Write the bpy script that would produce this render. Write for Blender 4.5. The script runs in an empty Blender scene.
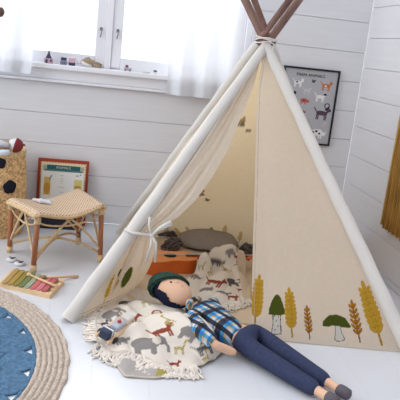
import bpy, math, random
import numpy as np
from mathutils import Vector, Matrix, noise

SC = bpy.context.scene
COL = SC.collection
random.seed(7)
rng = np.random.default_rng(7)

# ------------------------------------------------------------------ camera
H = 1.1                       # eye height
D = 3.732                     # distance of the back wall
XR = 1.5                      # right wall
FPX, YAW, PITCH, ROLL = 626.0, 0.156496, 0.23618, 0.107883
cy, sy, cp, sp = math.cos(YAW), math.sin(YAW), math.cos(PITCH), math.sin(PITCH)
FW = Vector((sy*cp, cy*cp, -sp)); R0 = Vector((cy, -sy, 0)); U0 = R0.cross(FW)
RT = math.cos(ROLL)*R0 + math.sin(ROLL)*U0
UP = -math.sin(ROLL)*R0 + math.cos(ROLL)*U0
EYE = Vector((0, 0, H))
cam = bpy.data.objects.new('camera', bpy.data.cameras.new('camera'))
cam.data.sensor_width = 36; cam.data.lens = 36*FPX/400
cam.data.clip_start = .02
M = Matrix.Identity(4)
for i in range(3):
    M[i][0] = RT[i]; M[i][1] = UP[i]; M[i][2] = -FW[i]; M[i][3] = EYE[i]
cam.matrix_world = M
COL.objects.link(cam); SC.camera = cam

# ------------------------------------------------------------------ light
w = bpy.data.worlds.new('world'); SC.world = w; w.use_nodes = True
nt = w.node_tree; bg = nt.nodes['Background']
tc = nt.nodes.new('ShaderNodeTexCoord')
vm = nt.nodes.new('ShaderNodeVectorMath'); vm.operation = 'DOT_PRODUCT'
vm.inputs[1].default_value = (-0.62, 0.62, 0.48)
mr = nt.nodes.new('ShaderNodeMapRange'); mr.inputs[1].default_value = -0.5; mr.inputs[2].default_value = 1.0
mr.inputs[3].default_value = 0.0; mr.inputs[4].default_value = 1.0
mx = nt.nodes.new('ShaderNodeMix'); mx.data_type = 'RGBA'
mx.inputs[6].default_value = (0.37, 0.38, 0.40, 1); mx.inputs[7].default_value = (1.80, 1.86, 1.94, 1)
nt.links.new(tc.outputs['Generated'], vm.inputs[0]); nt.links.new(vm.outputs['Value'], mr.inputs[0])
nt.links.new(mr.outputs[0], mx.inputs[0]); nt.links.new(mx.outputs[2], bg.inputs[0])
bg.inputs[1].default_value = 0.72

def area(name, loc, target, sx_, sy_, power, colr):
    l = bpy.data.lights.new(name, 'AREA'); l.shape = 'RECTANGLE'; l.size = sx_; l.size_y = sy_
    l.energy = power; l.color = colr
    o = bpy.data.objects.new(name, l); COL.objects.link(o); o.location = loc
    o.rotation_euler = (Vector(target)-Vector(loc)).to_track_quat('-Z', 'Y').to_euler()
    return o
area('daylight_back_window', (0.0, D+0.75, 1.75), (0.1, 2.2, 0.2), 1.9, 1.1, 46, (.97, .985, 1))
area('daylight_side_fill', (-2.3, 1.9, 1.7), (0.4, 2.5, 0.2), 1.6, 1.3, 16, (.95, .98, 1))  # unseen source on the left, added for the side-to-side light gradient

vs = SC.view_settings
SC.display_settings.display_device = 'sRGB'
vs.view_transform = 'Standard'; vs.look = 'None'; vs.gamma = 1; vs.use_curve_mapping = False
vs.exposure = 0.56

# ------------------------------------------------------------------ geometry helpers
def ray(x, y): return FW*FPX + RT*(x-200) - UP*(y-200)
def fl(x, y, z=0.0):
    d = ray(x, y); return EYE + d*((z-H)/d.z)
def atY(x, y, Y):
    d = ray(x, y); return EYE + d*(Y/d.y)
def project(P):
    P = np.asarray(P)-np.array(EYE)
    z = P@np.array(FW)
    return 200+FPX*(P@np.array(RT))/z, 200-FPX*(P@np.array(UP))/z

def lin(c):
    return tuple(((v/255+.055)/1.055)**2.4 if v > 10 else v/255/12.92 for v in c)

MATS = {}
def mat(name, rgb=(200, 200, 200), rough=.6, spec=.4, bump=0, bscale=60, var=0, vscale=12, attr=None,
        transl=0, stretch=None, metal=0, coat=0, sheen=0):
    if name in MATS: return MATS[name]
    m = bpy.data.materials.new(name); m.use_nodes = True
    n = m.node_tree.nodes; L = m.node_tree.links; p = n['Principled BSDF']
    p.inputs['Roughness'].default_value = rough; p.inputs['Specular IOR Level'].default_value = spec
    p.inputs['Metallic'].default_value = metal; p.inputs['Coat Weight'].default_value = coat
    p.inputs['Sheen Weight'].default_value = sheen
    c = lin(rgb)
    co = n.new('ShaderNodeTexCoord'); mp = n.new('ShaderNodeMapping')
    L.new(co.outputs['Object'], mp.inputs[0])
    if stretch: mp.inputs['Scale'].default_value = stretch
    if attr:
        a = n.new('ShaderNodeVertexColor'); a.layer_name = attr; src = a.outputs['Color']
    else:
        r = n.new('ShaderNodeRGB'); r.outputs[0].default_value = (*c, 1); src = r.outputs[0]
    if var:
        t = n.new('ShaderNodeTexNoise'); t.inputs['Scale'].default_value = vscale; t.inputs['Detail'].default_value = 4
        L.new(mp.outputs[0], t.inputs['Vector'])
        q = n.new('ShaderNodeMapRange'); q.inputs[1].default_value = .3; q.inputs[2].default_value = .7
        q.inputs[3].default_value = 1-var; q.inputs[4].default_value = 1+var
        L.new(t.outputs[0], q.inputs[0])
        v = n.new('ShaderNodeVectorMath'); v.operation = 'SCALE'
        L.new(src, v.inputs[0]); L.new(q.outputs[0], v.inputs['Scale']); src = v.outputs[0]
    L.new(src, p.inputs['Base Color'])
    if bump:
        t = n.new('ShaderNodeTexNoise'); t.inputs['Scale'].default_value = bscale; t.inputs['Detail'].default_value = 3
        L.new(mp.outputs[0], t.inputs['Vector'])
        b = n.new('ShaderNodeBump'); b.inputs['Strength'].default_value = bump; b.inputs['Distance'].default_value = .004
        L.new(t.outputs[0], b.inputs['Height']); L.new(b.outputs[0], p.inputs['Normal'])
    if transl:
        tr = n.new('ShaderNodeBsdfTranslucent'); L.new(src, tr.inputs['Color'])
        ms = n.new('ShaderNodeMixShader'); ms.inputs[0].default_value = transl
        L.new(p.outputs[0], ms.inputs[1]); L.new(tr.outputs[0], ms.inputs[2])
        L.new(ms.outputs[0], n['Material Output'].inputs[0])
    MATS[name] = m
    return m

class MB:
    def __init__(s): s.v = []; s.f = []; s.m = []; s.k = 0; s.smooth = []
    def add(s, vs_, fs_, smooth=False):
        b = len(s.v); s.v += [tuple(v) for v in vs_]
        for f in fs_: s.f.append(tuple(b+i for i in f)); s.m.append(s.k); s.smooth.append(smooth)
        return s
    def box(s, c, size, rot=None, taper=1.0, bev=0.0):
        c = Vector(c); sx_, sy_, sz_ = [q/2 for q in size]
        R = rot if rot is not None else Matrix.Identity(3)
        if bev > 0:
            b = min(bev, sx_*.9, sy_*.9, sz_*.9); vs_ = []; 
            pr = lambda X, Y: [(-X+b, -Y), (X-b, -Y), (X, -Y+b), (X, Y-b), (X-b, Y), (-X+b, Y), (-X, Y-b), (-X, -Y+b)]
            for z, dx in ((-sz_, b), (-sz_+b, 0), (sz_-b, 0), (sz_, b)):
                vs_ += [c+R@Vector((px_, py_, z)) for px_, py_ in pr(sx_-dx, sy_-dx)]
            fs_ = [tuple(range(7, -1, -1)), tuple(range(24, 32))]
            for j in range(3):
                for i in range(8): fs_.append((j*8+i, j*8+(i+1) % 8, (j+1)*8+(i+1) % 8, (j+1)*8+i))
            return s.add(vs_, fs_)
        vs_ = []
        for z in (-1, 1):
            t = taper if z > 0 else 1
            for x, y in ((-1, -1), (1, -1), (1, 1), (-1, 1)): vs_.append(c+R@Vector((x*sx_*t, y*sy_*t, z*sz_)))
        return s.add(vs_, [(3, 2, 1, 0), (4, 5, 6, 7), (0, 1, 5, 4), (1, 2, 6, 5), (2, 3, 7, 6), (3, 0, 4, 7)])
    def tube(s, pts, r, n=10, cap=True):
        pts = [Vector(p) for p in pts]; N = len(pts)
        rs = r if isinstance(r, (list, tuple)) else [r]*N
        up = None; vs_ = []
        for i, p in enumerate(pts):
            t = (pts[min(i+1, N-1)]-pts[max(i-1, 0)]).normalized()
            if up is None: up = t.orthogonal().normalized()
            up = (up-t*up.dot(t)); up = up.normalized() if up.length > 1e-6 else t.orthogonal().normalized()
            b = t.cross(up)
            for k in range(n):
                a = 2*math.pi*k/n; vs_.append(p+(up*math.cos(a)+b*math.sin(a))*rs[i])
        fs_ = [(i*n+k, i*n+(k+1) % n, (i+1)*n+(k+1) % n, (i+1)*n+k) for i in range(N-1) for k in range(n)]
        if cap: fs_ += [tuple(range(n-1, -1, -1)), tuple((N-1)*n+k for k in range(n))]
        return s.add(vs_, fs_, True)
    def ball(s, c, r, n=16, m=10, R=None, wob=0):
        c = Vector(c); r = Vector(r) if hasattr(r, '__len__') else Vector((r, r, r))
        R = R if R is not None else Matrix.Identity(3)
        vs_ = []
        for j in range(m+1):
            th = math.pi*j/m
            for i in range(n):
                a = 2*math.pi*i/n
                d = Vector((math.sin(th)*math.cos(a), math.sin(th)*math.sin(a), math.cos(th)))
                k = 1+wob*noise.noise(d*4+c*30)
                vs_.append(c+R@Vector((d.x*r.x*k, d.y*r.y*k, d.z*r.z*k)))
        fs_ = [(j*n+i, (j+1)*n+i, (j+1)*n+(i+1) % n, j*n+(i+1) % n) for j in range(m) for i in range(n)]
        return s.add(vs_, fs_, True)
    def lathe(s, c, prof, n=32, R=None):
        c = Vector(c); R = R if R is not None else Matrix.Identity(3)
        vs_ = [c+R@Vector((r*math.cos(2*math.pi*k/n), r*math.sin(2*math.pi*k/n), z)) for r, z in prof for k in range(n)]
        fs_ = [(j*n+k, j*n+(k+1) % n, (j+1)*n+(k+1) % n, (j+1)*n+k) for j in range(len(prof)-1) for k in range(n)]
        fs_ += [tuple(range(n-1, -1, -1)), tuple((len(prof)-1)*n+k for k in range(n))]
        return s.add(vs_, fs_, True)
    def prism(s, poly, z0, z1, T=None):
        n = len(poly); f = T if T else (lambda v: v)
        vs_ = [f(Vector((x, y, z0))) for x, y in poly]+[f(Vector((x, y, z1))) for x, y in poly]
        return s.add(vs_, [tuple(range(n-1, -1, -1)), tuple(range(n, 2*n))]+[(i, (i+1) % n, n+(i+1) % n, n+i) for i in range(n)])
    def build(s, name, mats, parent=None, smooth=None, label=None):
        me = bpy.data.meshes.new(name)
        root = parent
        me.from_pydata([tuple(v) for v in s.v], [], s.f)
        for m_ in (mats if isinstance(mats, (list, tuple)) else [mats]): me.materials.append(m_)
        me.polygons.foreach_set('material_index', s.m)
        me.polygons.foreach_set('use_smooth', [smooth if smooth is not None else q for q in s.smooth])
        me.update()
        o = bpy.data.objects.new(name, me); COL.objects.link(o)
        if label: o['label'] = label
        if parent: attach(o, parent)
        return o

def wloc(o):
    v = Vector((0, 0, 0))
    while o: v += o.location; o = o.parent
    return v
def attach(o, parent):          # parents are unrotated Empties or unrotated parts: only an offset
    o.parent = parent
    o.matrix_parent_inverse = Matrix.Translation(-wloc0(parent))
WL = {}
def wloc0(o): return WL.get(o.name, Vector((0, 0, 0)))
def thing(name, label, cat, loc=(0, 0, 0), group=None):
    o = bpy.data.objects.new(name, None); COL.objects.link(o); o.empty_display_size = .05
    o.location = loc; WL[o.name] = Vector(loc)
    o['label'] = label; o['category'] = cat
    if group: o['group'] = group
    return o
def tag(o, label, cat, group=None):
    o['label'] = label; o['category'] = cat
    if group: o['group'] = group
    return o
def struct(o): o['kind'] = 'structure'; return o

def grid(name, P, mats, parent=None, C=None, thick=0, close_u=False, label=None):
    """P: (n,m,3) array of points; C: (n,m,3) linear colours stored in attribute 'tint'"""
    P = np.asarray(P, float); n, m = P.shape[:2]
    idx = np.arange(n*m).reshape(n, m)
    a = idx[:-1, :-1].ravel(); b = idx[1:, :-1].ravel(); c = idx[1:, 1:].ravel(); d = idx[:-1, 1:].ravel()
    F = np.stack([a, b, c, d], 1)
    if close_u:
        F = np.concatenate([F, np.stack([idx[-1, :-1], idx[0, :-1], idx[0, 1:], idx[-1, 1:]], 1)])
    me = bpy.data.meshes.new(name)
    me.vertices.add(n*m); me.vertices.foreach_set('co', P.reshape(-1))
    me.loops.add(F.size); me.loops.foreach_set('vertex_index', F.reshape(-1).astype(np.int32))
    me.polygons.add(len(F)); me.polygons.foreach_set('loop_start', np.arange(0, F.size, 4, dtype=np.int32))
    me.polygons.foreach_set('loop_total', np.full(len(F), 4, dtype=np.int32))
    me.update(calc_edges=True); me.validate()
    me.polygons.foreach_set('use_smooth', np.ones(len(me.polygons), bool))
    if C is not None:
        at = me.color_attributes.new('tint', 'FLOAT_COLOR', 'POINT')
        A = np.ones((n*m, 4), np.float32); A[:, :3] = C.reshape(-1, 3); at.data.foreach_set('color', A.ravel())
    me.materials.append(mats)
    o = bpy.data.objects.new(name, me); COL.objects.link(o)
    if thick:
        s = o.modifiers.new('cloth', 'SOLIDIFY'); s.thickness = thick; s.offset = 0
    if label: o['label'] = label
    if parent: attach(o, parent)
    return o

class Paint:
    """paints flat shapes into a colour array laid over surface coordinates U,V in metres"""
    def __init__(s, U, V, base): s.U, s.V = U, V; s.C = np.zeros(U.shape+(3,)); s.C[:] = lin(base); s.o = (0, 0, 1, 0)
    def frame(s, x, y, scale=1, ang=0): s.o = (x, y, scale, ang); return s
    def loc(s):
        x, y, k, a = s.o; dx, dy = (s.U-x)/k, (s.V-y)/k
        return dx*math.cos(a)+dy*math.sin(a), -dx*math.sin(a)+dy*math.cos(a)
    def put(s, m, c): s.C[m] = lin(c)
    def ell(s, cx, cy_, rx, ry, c, ang=0):
        x, y = s.loc(); x = x-cx; y = y-cy_
        a = x*math.cos(ang)+y*math.sin(ang); b = -x*math.sin(ang)+y*math.cos(ang)
        s.put((a/rx)**2+(b/ry)**2 < 1, c); return s
    def poly(s, pts, c):
        x, y = s.loc(); ins = np.zeros(x.shape, bool); n = len(pts)
        for i in range(n):
            (x1, y1), (x2, y2) = pts[i], pts[(i+1) % n]
            if y1 == y2: continue
            q = ((y1 > y) != (y2 > y)) & (x < (x2-x1)*(y-y1)/(y2-y1)+x1); ins ^= q
        s.put(ins, c); return s
    def line(s, pts, wd, c):
        x, y = s.loc()
        for (x1, y1), (x2, y2) in zip(pts[:-1], pts[1:]):
            L2 = (x2-x1)**2+(y2-y1)**2+1e-12
            t = np.clip(((x-x1)*(x2-x1)+(y-y1)*(y2-y1))/L2, 0, 1)
            s.put((x-x1-t*(x2-x1))**2+(y-y1-t*(y2-y1))**2 < (wd/2)**2, c)
        return s
    # ---- motifs, about one unit tall, base at the origin
    def wheat(s, c=(198, 156, 44), c2=(150, 108, 26), n=8):
        s.line([(0, 0), (0, .4)], .035, c2)
        s.line([(0, .2), (0, .95)], .055, c)
        for i in range(n):
            y = .26+.62*i/(n-1); k = 1-.45*abs(i/(n-1)-.3)
            for sg in (-1, 1):
                s.ell(sg*.070*k, y, .036, .095*k, c2, -sg*.62)
                s.ell(sg*.078*k, y+.01, .030, .085*k, c, -sg*.62)
        s.ell(0, .95, .035, .09, c); return s
    def toadstool(s, cap=(78, 88, 30), tall=True, stem=(224, 222, 218)):
        ink = (60, 60, 55)
        if tall:
            s.poly([(-.13, -.01), (.14, -.01), (.11, .3), (.12, .55), (-.11, .55), (-.09, .25)], ink)
            s.poly([(-.11, .01), (.12, .01), (.09, .3), (.10, .55), (-.09, .55), (-.07, .25)], stem)
            for q in ((-.03, .1), (.04, .2), (0, .33), (.05, .42), (-.05, .45)): s.ell(*q, .012, .018, ink)
            s.poly([(-.2, .48), (-.19, .62), (-.12, .84), (-.05, .96), (.02, 1), (.09, .93), (.15, .78), (.21, .58), (.2, .5), (.1, .47), (-.1, .46)], cap)
        else:
            s.poly([(-.02, .55), (-.06, .2), (-.1, .06), (0, -.02), (.22, -.01), (.3, .06), (.2, .3), (.17, .55)], ink)
            s.poly([(0, .55), (-.04, .2), (-.07, .07), (.01, .0), (.21, .01), (.27, .07), (.18, .3), (.15, .55)], stem)
            s.poly([(-.5, .55), (-.46, .72), (-.24, .92), (.06, .95), (.36, .82), (.56, .5), (.5, .46), (.2, .5), (-.1, .56), (-.3, .5)], cap)
        return s
    def beast(s, kind, c, c2=(60, 56, 54)):
        if kind == 'dog':
            s.ell(0, .45, .38, .15, c); s.ell(.42, .68, .16, .12, c); s.line([(.3, .5), (.4, .65)], .16, c)
            for x in (-.3, -.2, .22, .32): s.line([(x, .4), (x, .05)], .08, c)
            s.line([(-.35, .5), (-.55, .75)], .07, c); s.poly([(.3, .74), (.32, .95), (.42, .78)], c); s.ell(.56, .66, .04, .03, c2)
        if kind == 'elephant':
            s.ell(-.05, .5, .42, .28, c); s.ell(.38, .58, .2, .2, c); s.line([(.52, .55), (.6, .3), (.58, .1)], .1, c)
            for x in (-.3, .15): s.line([(x, .4), (x, .08)], .18, c)
            s.ell(.28, .58, .13, .18, c2)
        if kind == 'giraffe':
            s.ell(0, .42, .25, .11, c); s.line([(.2, .45), (.33, .9)], .09, c); s.ell(.4, .95, .12, .06, c)
            for x in (-.2, -.12, .14, .2): s.line([(x, .4), (x, .0)], .05, c)
            for q in ((-.1, .45), (.05, .4), (.14, .48), (.27, .68)): s.ell(*q, .035, .03, c2)
        if kind == 'lion':
            s.ell(0, .5, .36, .33, c); s.ell(0, .5, .21, .2, c2)
            for q in ((-.08, .55), (.08, .55), (0, .45)): s.ell(*q, .03, .03, c)
        if kind == 'rhino':
            s.ell(0, .42, .42, .24, c); s.ell(.42, .36, .2, .14, c)
            s.poly([(.5, .4), (.66, .66), (.6, .36)], c)
            for x in (-.3, -.15, .15, .3): s.line([(x, .35), (x, .05)], .1, c)
        if kind == 'butterfly':
            for sg in (-1, 1): s.ell(sg*.2, .6, .2, .14, c, sg*.6); s.ell(sg*.16, .35, .13, .12, c2, -sg*.4)
            s.line([(0, .2), (0, .75)], .06, c2)
        return s

def polyline(pts, n):
    P = np.array([tuple(p) for p in pts], float)
    d = np.r_[0, np.cumsum(np.linalg.norm(np.diff(P, axis=0), axis=1))]; t = np.linspace(0, d[-1], n)
    # smooth: Catmull-like by dense linear + box filter
    Q = np.stack([np.interp(t, d, P[:, k]) for k in range(P.shape[1])], 1)
    k = max(1, n//14)
    if k > 1:
        pad = np.concatenate([2*Q[:1]-Q[k:0:-1], Q, 2*Q[-1:]-Q[-2:-k-2:-1]])
        ker = np.hanning(2*k+3)[1:-1]; ker /= ker.sum()
        Q2 = np.stack([np.convolve(pad[:, j], ker, 'valid') for j in range(Q.shape[1])], 1)
        Q2[0], Q2[-1] = Q[0], Q[-1]; Q = Q2
    return Q
def coons(bot, right, top, left, n, m):
    """bot: P(u,0), top: P(u,1), left: P(0,v), right: P(1,v)"""
    B, T, Lf, Rg = polyline(bot, n), polyline(top, n), polyline(left, m), polyline(right, m)
    u = np.linspace(0, 1, n)[:, None, None]; v = np.linspace(0, 1, m)[None, :, None]
    return ((1-v)*B[:, None]+v*T[:, None]+(1-u)*Lf[None]+u*Rg[None]
            - ((1-u)*(1-v)*B[0]+u*(1-v)*B[-1]+(1-u)*v*T[0]+u*v*T[-1]))
def nz(X, Y, s, seed=0):
    out = np.zeros(X.shape)
    for i in np.ndindex(X.shape): out[i] = noise.noise(Vector((X[i]*s+seed*7.3, Y[i]*s-seed*3.1, seed*1.7)))
    return out

# ------------------------------------------------------------------ materials
m_wall = mat('white_painted_boards', (221, 221, 225), .55, .35, bump=.12, bscale=25, var=.02, vscale=5, stretch=(1, 1, 12))
m_floor = mat('white_painted_floor', (207, 208, 213), .30, .4, bump=.05, bscale=14, var=.012, vscale=4)
m_trim = mat('white_gloss_trim', (236, 236, 241), .4, .4)
m_canvas = mat('natural_canvas', attr='tint', rough=.9, spec=.1, bump=.25, bscale=420, var=.02, vscale=60, transl=.56)
m_sleeve = mat('off_white_canvas', (224, 219, 213), .85, .15, bump=.2, bscale=300, var=.02, transl=.15)
m_pole = mat('brown_stained_wood', (112, 82, 72), .5, .4, var=.6, vscale=10, stretch=(1, 1, .3), bump=.1)

# ------------------------------------------------------------------ structure
W0, W1, WZ0, WZ1 = -1.15, 0.80, 0.925, 2.1      # window opening
def planks(mb, x0, x1, z_edges, place, hole=None):
    g = .0010
    for z0, z1 in zip(z_edges[:-1], z_edges[1:]):
        segs = [(x0, x1, z0, z1)]
        if hole and z1 > hole[2] and z0 < hole[3]:
            segs = [(x0, hole[0], z0, z1), (hole[1], x1, z0, z1)]
            if z0 < hole[2]: segs.append((hole[0], hole[1], z0, hole[2]))
            if z1 > hole[3]: segs.append((hole[0], hole[1], hole[3], z1))
        for a, b, c, d in segs:
            if d-c < .006: continue
            place(mb, a, b, c+(g if c == z0 else 0), d-(g if d == z1 else 0))
b = MB()
zb = [0.0]+[.116+.1765*k for k in range(14)]
def put_back(mb, a, b_, c, d): mb.box(((a+b_)/2, D+.006, (c+d)/2), (b_-a, .012, d-c), bev=.0016)
planks(b, -2.6, XR, zb, put_back, (W0, W1, WZ0, WZ1))
for a, b_, c, d in ((-2.6, W0, 0, 2.41), (W1, XR, 0, 2.41), (W0, W1, 0, WZ0), (W0, W1, WZ1, 2.41)):
    b.box(((a+b_)/2, D+.07, (c+d)/2), (b_-a, .115, d-c))
struct(b.build('wall_back', m_wall))
b = MB()
zr = [0.0, .035]+[.211+.1755*k for k in range(13)]
def put_right(mb, a, b_, c, d): mb.box((XR+.006, (a+b_)/2, (c+d)/2), (.012, b_-a, d-c), bev=.002)
planks(b, -.6, D, zr, put_right)
b.box((XR+.07, (D-.6)/2, 1.2), (.115, D+.6, 2.4))
struct(b.build('wall_right', m_wall))
b = MB()
for k in range(-14, 9):
    x0 = k*.19
    b.box((x0+.095, (D-.8)/2, -.02), (.18985, D+.8, .04), bev=.0003)
b.box((-.5, (D-.8)/2, -.045), (4.6, D+.8, .02))
fo = struct(b.build('floor', m_floor))

# window
win = bpy.data.objects.new('window_1', None); COL.objects.link(win); win['kind'] = 'structure'
b = MB()
b.box(((W0+W1)/2, D+.035, WZ0-.010), (W1-W0+.06, .19, .028), bev=.004)         # ledge
b.box(((W0+W1)/2, D-.012, WZ0-.052), (W1-W0+.10, .024, .06), bev=.003)
b.box(((W0+W1)/2, D-.017, WZ0-.092), (W1-W0+.12, .034, .018), bev=.005)
b.build('window_sill', m_trim, win)
b = MB()
for x, wd in ((-.036, .036), (W1-.02, .04), (W0+.02, .04)):
    b.box((x, D+.075, (WZ0+WZ1)/2), (wd, .09, WZ1-WZ0), bev=.003)
b.box(((W0+W1)/2, D+.075, WZ1-.02), (W1-W0, .09, .04)); b.box(((W0+W1)/2, D+.09, WZ0+.008), (W1-W0, .07, .016))
b.build('window_frame', m_trim, win)
for x0, x1 in ((W0+.04, -.053), (-.018, W1-.04)):
    b = MB(); t = .058; y = D+.062
    b.box((x0+t/2, y, (WZ0+WZ1)/2), (t, .04, WZ1-WZ0-.024), bev=.004); b.box((x1-t/2, y, (WZ0+WZ1)/2), (t, .04, WZ1-WZ0-.024), bev=.004)
    b.box(((x0+x1)/2, y, WZ0+.0365), (x1-x0-2*t, .05, .072), bev=.004); b.box(((x0+x1)/2, y, WZ1-.055), (x1-x0-2*t, .04, .06), bev=.004)
    s_ = b.build('window_sash', m_trim, win)
    g = bpy.data.materials.get('window_glass')
    if not g:
        g = bpy.data.materials.new('window_glass'); g.use_nodes = True; N = g.node_tree.nodes; L = g.node_tree.links
        for q in list(N):
            if q.type == 'BSDF_PRINCIPLED': N.remove(q)
        t1 = N.new('ShaderNodeBsdfTransparent'); t2 = N.new('ShaderNodeBsdfGlossy'); t2.inputs['Roughness'].default_value = .02
        fr = N.new('ShaderNodeFresnel'); mxs = N.new('ShaderNodeMixShader')
        L.new(fr.outputs[0], mxs.inputs[0]); L.new(t1.outputs[0], mxs.inputs[1]); L.new(t2.outputs[0], mxs.inputs[2]); L.new(mxs.outputs[0], N['Material Output'].inputs[0])
    gb = MB(); gb.box(((x0+x1)/2, y+.005, (WZ0+WZ1)/2), (x1-x0-2*t+.01, .004, WZ1-WZ0-.13)); gb.build('window_pane', g, s_)
    hx = (x1-.03) if x0 < -.5 else (x0+.03)
    lb = MB(); zc = atY(102, 32, D+.04).z
    lb.box((hx, D+.039, zc+.016), (.016, .008, .02), bev=.002); lb.tube([(hx, D+.034, zc+.018), (hx+.004, D+.026, zc+.004), (hx-.003, D+.03, zc-.03)], .0035, 8)
    lb.build('window_latch', mat('brushed_metal', (150, 152, 160), .3, .5, metal=.9), s_)

# ------------------------------------------------------------------ curtains
def curtain(name, x0, x1, z0, z1, y, label, seed, folds):
    t = thing(name, label, 'curtain', ((x0+x1)/2, y, z0))
    n, m = 150, 40
    u = np.linspace(0, 1, n)[:, None]*np.ones((1, m)); v = np.ones((n, 1))*np.linspace(0, 1, m)[None]
    X = x0+(x1-x0)*u+.012*np.sin(v*3+seed)*(seed > 2)-(seed < 2)*u*.10*(1-v)+(seed < 2)*.02*u
    Y = y-.020*np.sin(u*folds*6.283+seed+.6*np.sin(v*2.5))-.004*np.sin(u*folds*13.1+seed*2+v)
    Z = z0+(z1-z0)*v
    g = bpy.data.materials.get('sheer_white_voile')
    if not g:
        g = bpy.data.materials.new('sheer_white_voile'); g.use_nodes = True; N = g.node_tree.nodes; L = g.node_tree.links
        p = N['Principled BSDF']; p.inputs['Base Color'].default_value = (.84, .86, .90, 1); p.inputs['Roughness'].default_value = .9
        tl = N.new('ShaderNodeBsdfTranslucent'); tl.inputs[0].default_value = (.84, .86, .90, 1)
        tr = N.new('ShaderNodeBsdfTransparent'); a = N.new('ShaderNodeMixShader'); b2 = N.new('ShaderNodeMixShader')
        a.inputs[0].default_value = .24; L.new(p.outputs[0], a.inputs[1]); L.new(tl.outputs[0], a.inputs[2])
        b2.inputs[0].default_value = .13; L.new(a.outputs[0], b2.inputs[1]); L.new(tr.outputs[0], b2.inputs[2]); L.new(b2.outputs[0], N['Material Output'].inputs[0])
    grid('curtain_cloth', np.stack([X, Y, Z], 2), g, t)
    k = 5
    grid('hem', np.stack([X[:, :k], Y[:, :k]-.0025, Z[:, :k]*.5+z0*.5], 2), g, t)
curtain('curtain', -1.0, atY(38, 30, D-.105).x+.05, atY(20, 73, D-.105).z, 2.2, D-.105, 'sheer white curtain at the left end of the window, cut by the photo edge', 1, 4)
curtain('curtain', atY(171, 60, D-.105).x, atY(247, 30, D-.105).x, atY(205, 98, D-.105).z, 2.2, D-.105, 'sheer white curtain at the right end of the window, hanging behind the tent peak', 4, 3)
c = atY(1, 12, D-.16)
t = thing('hanging_ornament', 'small round brown ornament hanging against the left curtain', 'ornament', c)
b = MB(); b.ball(c, (.018, .018, .024), wob=.15); b.build('bauble', mat('dark_brown_wood', (96, 70, 58), .6), t)
b = MB(); b.tube([c+Vector((0, 0, .02)), (c.x-.0, c.y, 2.2)], .0012, 6); b.build('cord', mat('cord', (190, 180, 170), .8), t)

# ------------------------------------------------------------------ tent
FLc, FRc, BLc = fl(68, 321), fl(409, 354), fl(120, 233)
BRc = FRc+BLc-FLc
CEN = (FRc+BLc)/2
APX = atY(266, 41, CEN.y)
tent = thing('play_tent', 'off-white canvas tepee play tent printed with mushrooms and wheat ears', 'tent', (CEN.x, CEN.y, 0))
corners = dict(fl=FLc, fr=FRc, bl=BLc, br=BRc)
Tq = {}
for k, c0 in corners.items():
    d = (c0-CEN).normalized(); Tq[k] = APX+d*.016+Vector((dict(fl=.018, bl=-.022, fr=-.016, br=.012)[k], 0, -.012))
# poles
for k, c0 in corners.items():
    d = (Tq[k]-c0).normalized(); a = c0+Vector((0, 0, .012)); e = c0+d*((1.60-c0.z)/d.z)
    r_ = {'fl': .019, 'fr': .0185, 'bl': .015, 'br': .014}[k]
    mbp = MB(); pts = [a+(e-a)*(i/14) for i in range(15)]
    mbp.tube(pts, [r_*(1+.04*math.sin(i*1.7)) for i in range(15)], 14); mbp.build('pole', m_pole, tent)
# sleeves
def sleeve(c0, top, r, wr=0.0):
    n, m = 26, 70
    ax = (top-c0).normalized(); s1 = ax.orthogonal().normalized(); s2 = ax.cross(s1)
    P = np.zeros((n, m, 3)); Lg = (top-c0).length
    for i in range(n):
        for j in range(m):
            a = 2*math.pi*i/n; t = j/(m-1)
            rr = r*(1.04-.27*t**1.2)*(1+.07*noise.noise(Vector((math.cos(a)*1.5, math.sin(a)*1.5, t*9+c0.x*3)))+.03*math.sin(t*55+2*math.sin(a)))
            P[i, j] = c0+ax*(Lg*t)+(s1*math.cos(a)+s2*math.sin(a))*rr
    return grid('pole_sleeve', P, m_sleeve, tent, close_u=True)
for k, r_ in (('fl', .0285), ('fr', .0285), ('bl', .027), ('br', .027)):
    sleeve(corners[k]+Vector((0, 0, .006)), Tq[k]+Vector((0, 0, .0)), r_)
# lashing
b = MB()
b.tube([APX+Vector((.047*math.cos(a), .040*math.sin(a), -.006+.006*a/6.283+.008*math.sin(a*1.31))) for a in np.linspace(0, 6.283*3, 120)], .0034, 6)
for sx_ in (-1, 1):
    b.tube([APX+Vector((0, -.048, 0)), APX+Vector((sx_*.025, -.055, -.012)), APX+Vector((sx_*.02, -.055, -.055)), APX+Vector((sx_*.005, -.05, -.10-.03*sx_))], .0025, 6)
b.build('lashing_cord', mat('cotton_cord', (216, 212, 206), .85), tent)

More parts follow.
